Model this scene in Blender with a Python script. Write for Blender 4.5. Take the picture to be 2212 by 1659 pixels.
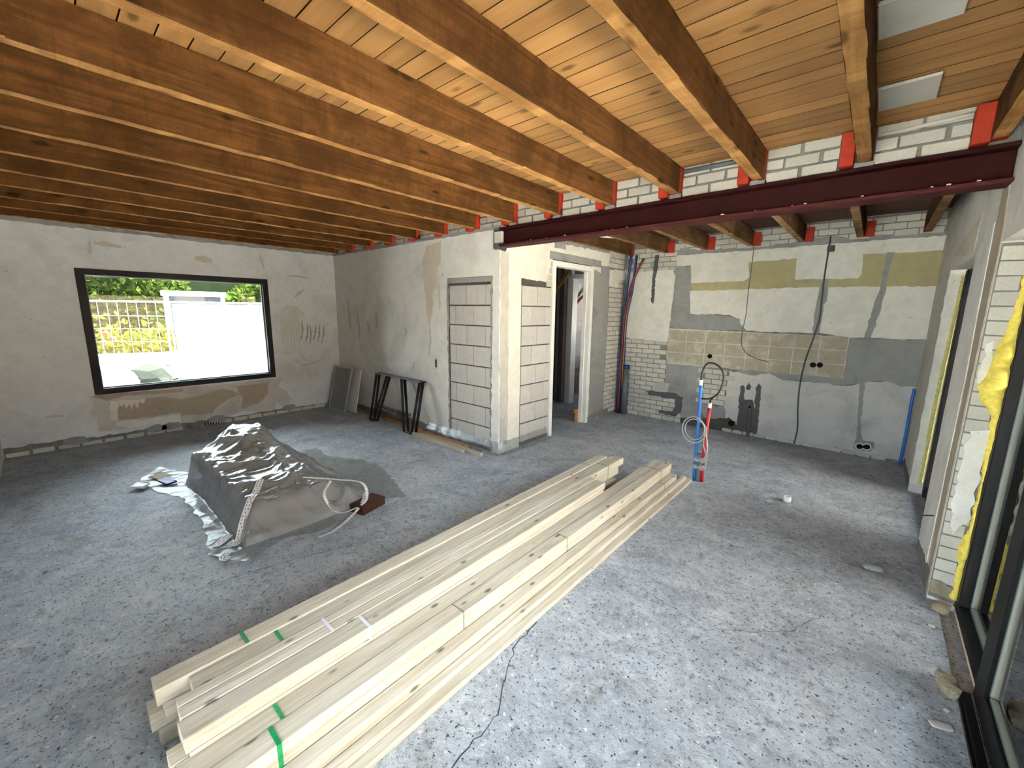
import bpy, bmesh, math, random
import numpy as np
from mathutils import Vector, Matrix
random.seed(7); rng = np.random.default_rng(7)
for o in list(bpy.data.objects): bpy.data.objects.remove(o)
S = bpy.context.scene
COL = S.collection

# ---------------------------------------------------------------- camera
yaw, pit, rol, FPX, CAMH = 0.7188, -0.1759, 0.0132, 885.93, 1.745
fw = Vector((-math.sin(yaw) * math.cos(pit), math.cos(yaw) * math.cos(pit), math.sin(pit)))
rt = Vector((math.cos(yaw), math.sin(yaw), 0)); up = rt.cross(fw)
rt2 = rt * math.cos(rol) + up * math.sin(rol); up2 = rt2.cross(fw)
cd = bpy.data.cameras.new('camera'); cam = bpy.data.objects.new('camera', cd); COL.objects.link(cam)
cd.sensor_fit = 'HORIZONTAL'; cd.sensor_width = 36; cd.lens = FPX / 2212 * 36; cd.clip_start = 0.02; cd.clip_end = 300
cam.matrix_world = Matrix(((rt2.x, up2.x, -fw.x, 0), (rt2.y, up2.y, -fw.y, 0), (rt2.z, up2.z, -fw.z, CAMH), (0, 0, 0, 1)))
S.camera = cam

# ---------------------------------------------------------------- sky, sun, exposure
w = bpy.data.worlds.new('sky'); S.world = w; w.use_nodes = True
bg = w.node_tree.nodes['Background']; bg.inputs['Color'].default_value = (0.82, 0.915, 1.0, 1); bg.inputs['Strength'].default_value = 4.6
sd = bpy.data.lights.new('sun', 'SUN'); sd.energy = 40; sd.angle = 0.01; sd.color = (1, 0.97, 0.93)
sun = bpy.data.objects.new('sun', sd); COL.objects.link(sun)
sun.rotation_euler = Vector((-0.03, -0.62, -0.78)).to_track_quat('-Z', 'Y').to_euler()
def portal(name, loc, d, sx, sy):
    l = bpy.data.lights.new(name, 'AREA'); l.shape = 'RECTANGLE'; l.size = sx; l.size_y = sy; l.energy = 1; l.cycles.is_portal = True
    o = bpy.data.objects.new(name, l); COL.objects.link(o); o.location = loc
    o.rotation_euler = Vector(d).to_track_quat('-Z', 'Y').to_euler()
portal('sky_portal_patio', (0.80, 1.50, 1.10), (-1, 0, 0), 4.1, 2.3)
portal('sky_portal_kitchen', (0.80, 4.94, 1.10), (-1, 0, 0), 1.5, 2.3)
portal('sky_portal_garden', (-0.70, -0.76, 1.10), (0, 1, 0), 1.9, 2.2)
portal('sky_portal_street', (-7.66, 1.40, 1.41), (1, 0, 0), 2.2, 1.7)
S.view_settings.view_transform = 'Standard'; S.view_settings.look = 'None'; S.view_settings.gamma = 1
S.view_settings.use_curve_mapping = False; S.view_settings.exposure = 2.12
S.cycles.use_denoising = True
S.cycles.max_bounces = 7; S.cycles.diffuse_bounces = 4; S.cycles.glossy_bounces = 3; S.cycles.use_adaptive_sampling = True; S.cycles.adaptive_threshold = 0.01; S.cycles.adaptive_min_samples = 32; S.cycles.transparent_max_bounces = 12
S.cycles.caustics_reflective = False; S.cycles.caustics_refractive = False; S.cycles.sample_clamp_indirect = 12

# ---------------------------------------------------------------- materials
def srgb(r, g, b):
    f = lambda c: (c / 255 / 12.92) if c / 255 <= 0.04045 else ((c / 255 + 0.055) / 1.055) ** 2.4
    return (f(r), f(g), f(b), 1)
MATS = {}
class NB:
    def __init__(s, name):
        s.m = bpy.data.materials.new(name); s.m.use_nodes = True; s.nt = s.m.node_tree; s.nt.nodes.clear()
        s.out = s.n('ShaderNodeOutputMaterial')
    def n(s, t, **k):
        nd = s.nt.nodes.new(t)
        for a, b in k.items(): setattr(nd, a, b)
        return nd
    def l(s, a, b): s.nt.links.new(a, b)
    def coord(s, scale=(1, 1, 1), rnd=False, kind='Object'):
        tc = s.n('ShaderNodeTexCoord'); mp = s.n('ShaderNodeMapping'); mp.inputs['Scale'].default_value = scale
        s.l(tc.outputs[kind], mp.inputs['Vector'])
        if rnd:
            oi = s.n('ShaderNodeObjectInfo'); ml = s.n('ShaderNodeMath', operation='MULTIPLY'); ml.inputs[1].default_value = 53.0
            s.l(oi.outputs['Random'], ml.inputs[0]); cb = s.n('ShaderNodeCombineXYZ')
            for i in range(3): s.l(ml.outputs[0], cb.inputs[i])
            s.l(cb.outputs[0], mp.inputs['Location'])
        return mp.outputs[0]
    def noise(s, v, sc, det=4, rough=0.55, dist=0.0):
        nd = s.n('ShaderNodeTexNoise'); nd.inputs['Scale'].default_value = sc; nd.inputs['Detail'].default_value = det
        nd.inputs['Roughness'].default_value = rough; nd.inputs['Distortion'].default_value = dist; s.l(v, nd.inputs['Vector']); return nd.outputs['Fac']
    def ramp(s, f, stops):
        r = s.n('ShaderNodeValToRGB'); e = r.color_ramp.elements
        e[0].position, e[0].color = stops[0]; e[1].position, e[1].color = stops[-1]
        for p, c in stops[1:-1]:
            x = e.new(p); x.color = c
        s.l(f, r.inputs[0]); return r.outputs[0]
    def mix(s, f, a, b, mode='MIX'):
        m = s.n('ShaderNodeMix', data_type='RGBA', blend_type=mode)
        if isinstance(f, (int, float)): m.inputs[0].default_value = f
        else: s.l(f, m.inputs[0])
        for i, q in ((6, a), (7, b)):
            if isinstance(q, tuple): m.inputs[i].default_value = q
            else: s.l(q, m.inputs[i])
        return m.outputs[2]
    def bsdf(s, col, rough=0.8, bump=None, bs=0.3, bd=0.01, metal=0.0, spec=0.3, trans=None):
        p = s.n('ShaderNodeBsdfPrincipled')
        if isinstance(col, tuple): p.inputs['Base Color'].default_value = col
        else: s.l(col, p.inputs['Base Color'])
        if isinstance(rough, (int, float)): p.inputs['Roughness'].default_value = rough
        else: s.l(rough, p.inputs['Roughness'])
        p.inputs['Metallic'].default_value = metal; p.inputs['Specular IOR Level'].default_value = spec
        if bump is not None:
            b = s.n('ShaderNodeBump'); b.inputs['Strength'].default_value = bs; b.inputs['Distance'].default_value = bd
            s.l(bump, b.inputs['Height']); s.l(b.outputs[0], p.inputs['Normal'])
        s.l(p.outputs[0], s.out.inputs[0]); return p
G = lambda v: (v, v, v, 1)
def m_plain(name, col, rough=0.6, metal=0.0, spec=0.4, var=0.12, sc=12, rnd=0.0):
    b = NB(name); v = b.coord(rnd=True); f = b.noise(v, sc, 3)
    dk = tuple(c * (1 - var) for c in col[:3]) + (1,); lt = tuple(min(1, c * (1 + var)) for c in col[:3]) + (1,)
    c = b.ramp(f, [(0.3, dk), (0.7, lt)])
    if rnd:
        oi = b.n('ShaderNodeObjectInfo'); rr = b.ramp(oi.outputs['Random'], [(0, G(1 - rnd)), (1, G(1))]); c = b.mix(1.0, c, rr, 'MULTIPLY')
    b.bsdf(c, rough, f, 0.15, 0.004, metal, spec); return b.m
def m_plaster(name, col, stain, amount=0.5, sc=1.6, bump=0.35):
    b = NB(name); v = b.coord()
    big = b.noise(v, sc, 5, 0.6, 0.6); mid = b.noise(v, sc * 5, 5, 0.65); fine = b.noise(v, 70, 3)
    dk = tuple(c * 0.9 for c in col[:3]) + (1,)
    c = b.ramp(mid, [(0.35, dk), (0.6, col)])
    f = b.ramp(big, [(0.50, G(0)), (0.68, G(amount))])
    c = b.mix(f, c, stain)
    sp = b.ramp(b.noise(v, 24, 2), [(0.70, G(0)), (0.76, G(0.5))])
    c = b.mix(sp, c, tuple(x * 0.45 for x in stain[:3]) + (1,))
    add = b.n('ShaderNodeMath', operation='ADD'); b.l(mid, add.inputs[0]); b.l(fine, add.inputs[1])
    b.bsdf(c, 0.9, add.outputs[0], bump, 0.006, spec=0.15); return b.m
def m_wood(name, light, dark, axis, knots=0.5, rough=0.65, sat=0.25, gsc=1.0, bump=0.2, kn=6.0):
    b = NB(name); sc = [22 * gsc] * 3; sc['xyz'.index(axis)] = 1.1 * gsc
    v = b.coord(tuple(sc), rnd=True); ks = [kn] * 3; ks['xyz'.index(axis)] = kn * 0.43; vk = b.coord(tuple(ks), rnd=True)
    g = b.noise(v, 1.0, 6, 0.62, 0.8); g2 = b.noise(v, 4.0, 3, 0.6)
    c = b.ramp(g, [(0.30, dark), (0.52, tuple((a + d) / 2 for a, d in zip(light, dark))), (0.72, light)])
    c = b.mix(0.25, c, b.ramp(g2, [(0.3, dark), (0.7, light)]))
    vo = b.n('ShaderNodeTexVoronoi'); vo.inputs['Scale'].default_value = 1.0; b.l(vk, vo.inputs['Vector'])
    kf = b.ramp(vo.outputs['Distance'], [(0.07, G(knots)), (0.15, G(0))])
    c = b.mix(kf, c, tuple(x * 0.28 for x in dark[:3]) + (1,))
    oi = b.n('ShaderNodeObjectInfo'); rr = b.ramp(oi.outputs['Random'], [(0, G(1 - sat)), (1, G(1))]); c = b.mix(1.0, c, rr, 'MULTIPLY')
    b.bsdf(c, rough, g2, bump, 0.003, spec=0.2); return b.m
def m_rough(name, light, dark, marks=False):
    b = NB(name); v = b.coord((26, 1.2, 26), rnd=True); vv = b.coord((1, 1, 1), rnd=True)
    g = b.noise(v, 1.0, 6, 0.65, 1.2); blot = b.noise(vv, 2.6, 5, 0.7, 0.6); saw = b.noise(b.coord((3, 60, 3), rnd=True), 1.0, 3, 0.6)
    c = b.ramp(g, [(0.28, dark), (0.70, light)])
    c = b.mix(b.ramp(blot, [(0.40, G(0.0)), (0.60, G(0.7))]), c, tuple(x * 0.7 for x in dark[:3]) + (1,))
    c = b.mix(b.ramp(saw, [(0.55, G(0)), (0.75, G(0.35))]), c, tuple(x * 0.6 for x in dark[:3]) + (1,))
    vo = b.n('ShaderNodeTexVoronoi'); vo.inputs['Scale'].default_value = 1.0; b.l(b.coord((9, 3.2, 9), rnd=True), vo.inputs['Vector'])
    c = b.mix(b.ramp(vo.outputs['Distance'], [(0.09, G(0.85)), (0.20, G(0))]), c, tuple(x * 0.3 for x in dark[:3]) + (1,))
    if marks:
        wv = b.n('ShaderNodeTexWave', bands_direction='Y'); wv.inputs['Scale'].default_value = 0.62; wv.inputs['Distortion'].default_value = 0.6; b.l(vv, wv.inputs['Vector'])
        c = b.mix(b.ramp(wv.outputs['Fac'], [(0.93, G(0)), (0.98, G(0.30))]), c, tuple(min(1, x * 1.35) for x in light[:3]) + (1,))
    oi = b.n('ShaderNodeObjectInfo'); rr = b.ramp(oi.outputs['Random'], [(0, G(0.82)), (1, G(1))]); c = b.mix(1.0, c, rr, 'MULTIPLY')
    ad = b.n('ShaderNodeMath', operation='ADD'); b.l(saw, ad.inputs[0]); b.l(g, ad.inputs[1])
    b.bsdf(c, 0.9, ad.outputs[0], 0.6, 0.004, spec=0.1); return b.m
def m_glass(name, tint=(0.94, 0.97, 0.97, 1), refl=0.10):
    b = NB(name); t = b.n('ShaderNodeBsdfTransparent'); t.inputs[0].default_value = tint
    g = b.n('ShaderNodeBsdfGlossy'); g.inputs['Roughness'].default_value = 0.02
    fr = b.n('ShaderNodeFresnel'); fr.inputs[0].default_value = 1.5
    mx = b.n('ShaderNodeMixShader'); b.l(fr.outputs[0], mx.inputs[0]); b.l(t.outputs[0], mx.inputs[1]); b.l(g.outputs[0], mx.inputs[2]); b.l(mx.outputs[0], b.out.inputs[0]); return b.m
def m_film(name, trans=0.5, col=(0.55, 0.55, 0.53, 1), g0=0.18, g1=0.85):
    b = NB(name); t = b.n('ShaderNodeBsdfTransparent'); t.inputs[0].default_value = (0.86, 0.86, 0.85, 1)
    d = b.n('ShaderNodeBsdfDiffuse'); d.inputs[0].default_value = col
    g = b.n('ShaderNodeBsdfGlossy'); g.inputs['Roughness'].default_value = 0.24; g.inputs[0].default_value = (0.9, 0.9, 0.9, 1)
    v = b.coord(); bp = b.n('ShaderNodeBump'); bp.inputs['Strength'].default_value = 0.18; bp.inputs['Distance'].default_value = 0.01
    b.l(b.noise(v, 16, 3, 0.5, 1.0), bp.inputs['Height']); b.l(bp.outputs[0], g.inputs['Normal'])
    a = b.n('ShaderNodeMixShader'); a.inputs[0].default_value = 1 - trans; b.l(t.outputs[0], a.inputs[1]); b.l(d.outputs[0], a.inputs[2])
    lw = b.n('ShaderNodeLayerWeight'); lw.inputs[0].default_value = 0.45
    mm = b.n('ShaderNodeMapRange'); mm.inputs[3].default_value = g0; mm.inputs[4].default_value = g1; b.l(lw.outputs['Facing'], mm.inputs[0])
    c = b.n('ShaderNodeMixShader'); b.l(mm.outputs[0], c.inputs[0]); b.l(a.outputs[0], c.inputs[1]); b.l(g.outputs[0], c.inputs[2]); b.l(c.outputs[0], b.out.inputs[0]); return b.m
def m_floor():
    b = NB('concrete_screed'); v = b.coord()
    big = b.noise(v, 0.7, 4, 0.6, 0.5); mid = b.noise(v, 3.4, 5, 0.78, 0.3); fine = b.noise(v, 22, 4, 0.82, 0.3); sp = b.noise(v, 60, 1, 0.6)
    c = b.ramp(mid, [(0.30, srgb(134, 139, 147)), (0.5, srgb(160, 165, 172)), (0.68, srgb(186, 190, 196))])
    c = b.mix(b.ramp(big, [(0.42, G(0)), (0.66, G(0.45))]), c, srgb(196, 197, 197))
    c = b.mix(b.ramp(b.noise(v, 2.2, 6, 0.8, 0.5), [(0.54, G(0)), (0.68, G(0.6))]), c, srgb(130, 121, 110))
    c = b.mix(b.ramp(b.noise(v, 7.0, 5, 0.82, 0.4), [(0.52, G(0)), (0.66, G(0.5))]), c, srgb(116, 116, 118))
    c = b.mix(b.ramp(fine, [(0.32, G(0.9)), (0.45, G(0))]), c, srgb(92, 93, 96))
    c = b.mix(b.ramp(fine, [(0.57, G(0)), (0.68, G(0.65))]), c, srgb(212, 213, 213))
    c = b.mix(b.ramp(sp, [(0.64, G(0)), (0.70, G(0.9))]), c, srgb(58, 56, 54))
    c = b.mix(b.ramp(b.noise(v, 40, 2), [(0.69, G(0)), (0.74, G(0.85))]), c, srgb(230, 229, 225))
    hsum = b.n('ShaderNodeMath', operation='ADD'); b.l(fine, hsum.inputs[0]); b.l(mid, hsum.inputs[1])
    b.bsdf(c, 0.68, hsum.outputs[0], 0.6, 0.010, spec=0.35); return b.m
M = {}
M['floor'] = m_floor()
M['plaster'] = m_plaster('old_white_plaster', srgb(204, 208, 213), srgb(170, 172, 174), 0.55)
M['plaster_warm'] = m_plaster('old_cream_plaster', srgb(214, 213, 208), srgb(180, 176, 167), 0.6, 1.3)
M['plaster_k'] = m_plaster('kitchen_white_plaster', srgb(214, 211, 202), srgb(190, 185, 172), 0.5, 2.2)
M['plaster_low'] = m_plaster('kitchen_raw_plaster', srgb(190, 188, 184), srgb(150, 146, 140), 0.6, 1.8)
M['plaster_r'] = m_plaster('right_wall_plaster', srgb(205, 201, 194), srgb(160, 150, 138), 0.45, 2.0)
M['cement_light'] = m_plaster('light_raw_render', srgb(184, 179, 170), srgb(156, 152, 144), 0.6, 2.5)
M['stain'] = m_plaster('damp_plaster', srgb(198, 189, 174), srgb(184, 174, 160), 0.5, 2.0)
M['cement'] = m_plaster('grey_cement_patch', srgb(146, 146, 144), srgb(120, 120, 119), 0.7, 2.5)
M['cement_dark'] = m_plaster('dark_fresh_cement', srgb(92, 92, 91), srgb(70, 70, 70), 0.7, 4)
M['mortar'] = m_plaster('brick_mortar', srgb(128, 124, 116), srgb(92, 88, 82), 0.7, 5)
M['mortar_dark'] = m_plaster('deep_mortar', srgb(84, 82, 78), srgb(60, 58, 55), 0.7, 6)
M['olive'] = m_plaster('olive_paint', srgb(172, 163, 124), srgb(160, 150, 112), 0.4, 2)
M['tan'] = m_plaster('tan_undercoat', srgb(168, 156, 140), srgb(150, 138, 122), 0.5, 3)
M['tile_bed'] = m_plaster('tile_adhesive', srgb(166, 157, 138), srgb(192, 186, 172), 0.8, 5, 0.6)
M['brick'] = m_plain('sand_lime_brick', srgb(194, 190, 179), 0.9, spec=0.15, var=0.10, sc=9, rnd=0.22)
M['block'] = m_plain('aerated_block', srgb(184, 181, 176), 0.92, spec=0.12, var=0.06, sc=14, rnd=0.08)
M['grout_line'] = m_plain('chalky_grout', srgb(194, 190, 178), 0.9, spec=0.1)
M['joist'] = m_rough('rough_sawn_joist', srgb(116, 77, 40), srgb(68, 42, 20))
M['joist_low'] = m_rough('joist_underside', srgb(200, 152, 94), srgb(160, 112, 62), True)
M['joist_k'] = m_rough('kitchen_joist_wood', srgb(112, 84, 54), srgb(76, 54, 32))
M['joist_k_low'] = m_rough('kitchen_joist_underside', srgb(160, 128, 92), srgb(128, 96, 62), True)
M['plank'] = m_wood('ceiling_pine', srgb(206, 158, 102), srgb(172, 122, 70), 'x', 0.8, 0.6, 0.36, 0.7)
M['pine'] = m_wood('fresh_pine', srgb(222, 215, 201), srgb(170, 156, 132), 'y', 0.85, 0.6, 0.16, 1.6, 0.2, 11.0)
M['batten_old'] = m_wood('weathered_batten', srgb(196, 184, 166), srgb(158, 144, 126), 'x', 0.4, 0.75, 0.1)
M['batten_brown'] = m_wood('brown_batten', srgb(190, 142, 88), srgb(150, 104, 58), 'x', 0.4, 0.75, 0.1)
M['wood_dark'] = m_wood('dark_wood_block', srgb(96, 58, 40), srgb(62, 36, 26), 'x', 0.3)
M['red'] = m_plain('red_lead_paint', srgb(164, 42, 14), 0.7, var=0.2, sc=18)
M['steel'] = m_plain('primer_red_steel', srgb(44, 11, 10), 0.7, var=0.15, sc=8, spec=0.12)
M['steel_flange'] = m_plain('lit_steel_flange', srgb(70, 28, 27), 0.7, var=0.2, sc=14, spec=0.15)  # lighter copy of the steel: light on the bottom flange put into its colour
M['black'] = m_plain('black_window_metal', srgb(14, 14, 15), 0.5, var=0.15, sc=6, spec=0.2)
M['blacksteel'] = m_plain('raw_dark_steel', srgb(44, 36, 36), 0.5, metal=0.4, var=0.3, sc=30)
M['dark'] = m_plain('dark_hole', srgb(26, 25, 24), 0.9, spec=0.1)
M['white_paint'] = m_plain('white_frame_paint', srgb(222, 220, 214), 0.5, var=0.05, sc=5)
M['white_board'] = m_plain('white_board', srgb(216, 214, 210), 0.6, var=0.05)
M['gypsum'] = m_plain('plasterboard_grey', srgb(190, 186, 176), 0.85, var=0.05, sc=8)
M['mesh_grey'] = m_plain('grey_mesh', srgb(126, 128, 126), 0.7, var=0.18, sc=60)
M['bead'] = m_plain('glazing_gasket', srgb(96, 102, 98), 0.4, var=0.05)
M['alu'] = m_plain('aluminium', srgb(176, 178, 178), 0.35, metal=0.7, var=0.05)
M['blue'] = m_plain('blue_conduit', srgb(36, 104, 176), 0.4, var=0.08)
M['blue_dark'] = m_plain('dark_blue_conduit', srgb(26, 58, 110), 0.4, var=0.1)
M['redpipe'] = m_plain('red_conduit', srgb(170, 26, 30), 0.4, var=0.08)
M['redpipe_dark'] = m_plain('dark_red_conduit', srgb(104, 22, 26), 0.45, var=0.1)
M['greypipe'] = m_plain('grey_pvc_pipe', srgb(92, 96, 98), 0.45, var=0.06)
M['cable_grey'] = m_plain('grey_cable', srgb(150, 152, 154), 0.45, var=0.05)
M['cable_dark'] = m_plain('dark_cable', srgb(74, 74, 74), 0.5, var=0.05)
M['cable_black'] = m_plain('black_cable', srgb(24, 24, 26), 0.45, var=0.05)
M['tape_grey'] = m_plain('duct_tape', srgb(150, 148, 146), 0.4, var=0.08)
M['foam'] = m_plain('yellow_pu_foam', srgb(226, 204, 92), 0.85, var=0.16, sc=40)
M['foam_pale'] = m_plain('pale_foam', srgb(190, 182, 112), 0.85, var=0.16, sc=40)
M['strap_green'] = m_plain('green_strap', srgb(34, 140, 84), 0.3, var=0.3, sc=60)
M['strap_clear'] = m_plain('clear_strap', srgb(214, 212, 220), 0.25, var=0.05)
M['strap_thread'] = m_plain('thin_dark_strap', srgb(98, 104, 84), 0.5, var=0.05)
M['glass'] = m_glass('clear_glass')
M['film'] = m_film('plastic_film', 0.42, (0.36, 0.36, 0.355, 1), 0.12, 0.5)
M['film_flat'] = m_film('flat_plastic_film', 0.66, (0.34, 0.34, 0.335, 1), 0.03, 0.12)
M['film_thin'] = m_film('thin_plastic_film', 0.82, (0.3, 0.3, 0.3, 1), 0.04, 0.22)
M['tape_white'] = m_plain('white_tape', srgb(230, 228, 224), 0.4, var=0.05)
M['ink'] = m_plain('black_print', srgb(30, 30, 36), 0.6)
M['ink_red'] = m_plain('red_print', srgb(210, 90, 80), 0.6)
M['navy'] = m_plain('navy_label', srgb(40, 44, 120), 0.5)
M['kraft'] = m_plain('kraft_paper', srgb(186, 172, 150), 0.8)
M['stack_grey'] = m_plain('grey_insulation_board', srgb(120, 118, 112), 0.7, var=0.1, sc=6)
M['lath'] = m_plain('dark_reed_lath', srgb(78, 52, 44), 0.9, var=0.25, sc=20)
M['sky_block'] = m_plain('sky_block_grey', srgb(60, 60, 60), 0.9)
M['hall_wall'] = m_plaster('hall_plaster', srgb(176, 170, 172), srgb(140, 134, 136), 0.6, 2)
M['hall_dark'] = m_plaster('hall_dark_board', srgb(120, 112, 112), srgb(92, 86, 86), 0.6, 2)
M['stone'] = m_plaster('broken_stone', srgb(150, 138, 116), srgb(104, 96, 82), 0.7, 9, 0.8)
M['crack'] = m_plain('crack_shadow', srgb(70, 72, 76), 0.9, spec=0.1)
M['graf_green'] = m_plain('faded_green_chalk', srgb(186, 194, 186), 0.9, var=0.06, sc=25, spec=0.1)
M['graf_dark'] = m_plain('dark_chalk', srgb(148, 142, 138), 0.9, var=0.1, sc=25, spec=0.1)
M['graf_grey'] = m_plain('grey_chalk', srgb(180, 175, 169), 0.9, var=0.06, sc=25, spec=0.1)
M['paving'] = m_plaster('outdoor_paving', srgb(226, 220, 208), srgb(205, 198, 186), 0.5, 0.6)
M['street'] = m_plaster('street_ground', srgb(50, 50, 48), srgb(38, 40, 34), 0.5, 0.6)
M['banner'] = m_plain('white_banner', srgb(225, 226, 228), 0.6, var=0.02)
M['galv'] = m_plain('galvanised_steel', srgb(214, 216, 218), 0.4, metal=0.0, var=0.05)
M['carwhite'] = m_plain('white_car_paint', srgb(238, 238, 238), 0.25, var=0.02)
M['carglass'] = m_plain('car_glass', srgb(36, 38, 40), 0.15)
M['tarp'] = m_plain('green_tarpaulin', srgb(34, 38, 26), 0.5, var=0.3, sc=5)
M['brickred'] = m_plain('far_brick', srgb(168, 140, 110), 0.9, var=0.15)
def m_leaf(name, a, c):
    b = NB(name); oi = b.n('ShaderNodeNewGeometry'); v = b.coord()
    col = b.ramp(b.noise(v, 3.0, 4, 0.8), [(0.3, a), (0.7, c)])
    d = b.n('ShaderNodeBsdfDiffuse'); t = b.n('ShaderNodeBsdfTranslucent'); b.l(col, d.inputs[0]); b.l(col, t.inputs[0])
    mx = b.n('ShaderNodeMixShader'); mx.inputs[0].default_value = 0.3; b.l(d.outputs[0], mx.inputs[1]); b.l(t.outputs[0], mx.inputs[2]); b.l(mx.outputs[0], b.out.inputs[0]); return b.m
M['leaf'] = m_leaf('hedge_leaf', srgb(22, 34, 12), srgb(66, 80, 28))
M['leaf_y'] = m_leaf('yellow_leaf', srgb(44, 54, 16), srgb(96, 96, 30))
M['hedge_core'] = m_plain('hedge_shade', srgb(26, 34, 14), 0.9, spec=0.1)
M['plank_gap'] = m_plain('dark_plank_gap', srgb(70, 48, 28), 0.9, spec=0.1)
M['flower'] = m_plain('red_flower', srgb(120, 6, 22), 0.6)
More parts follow.
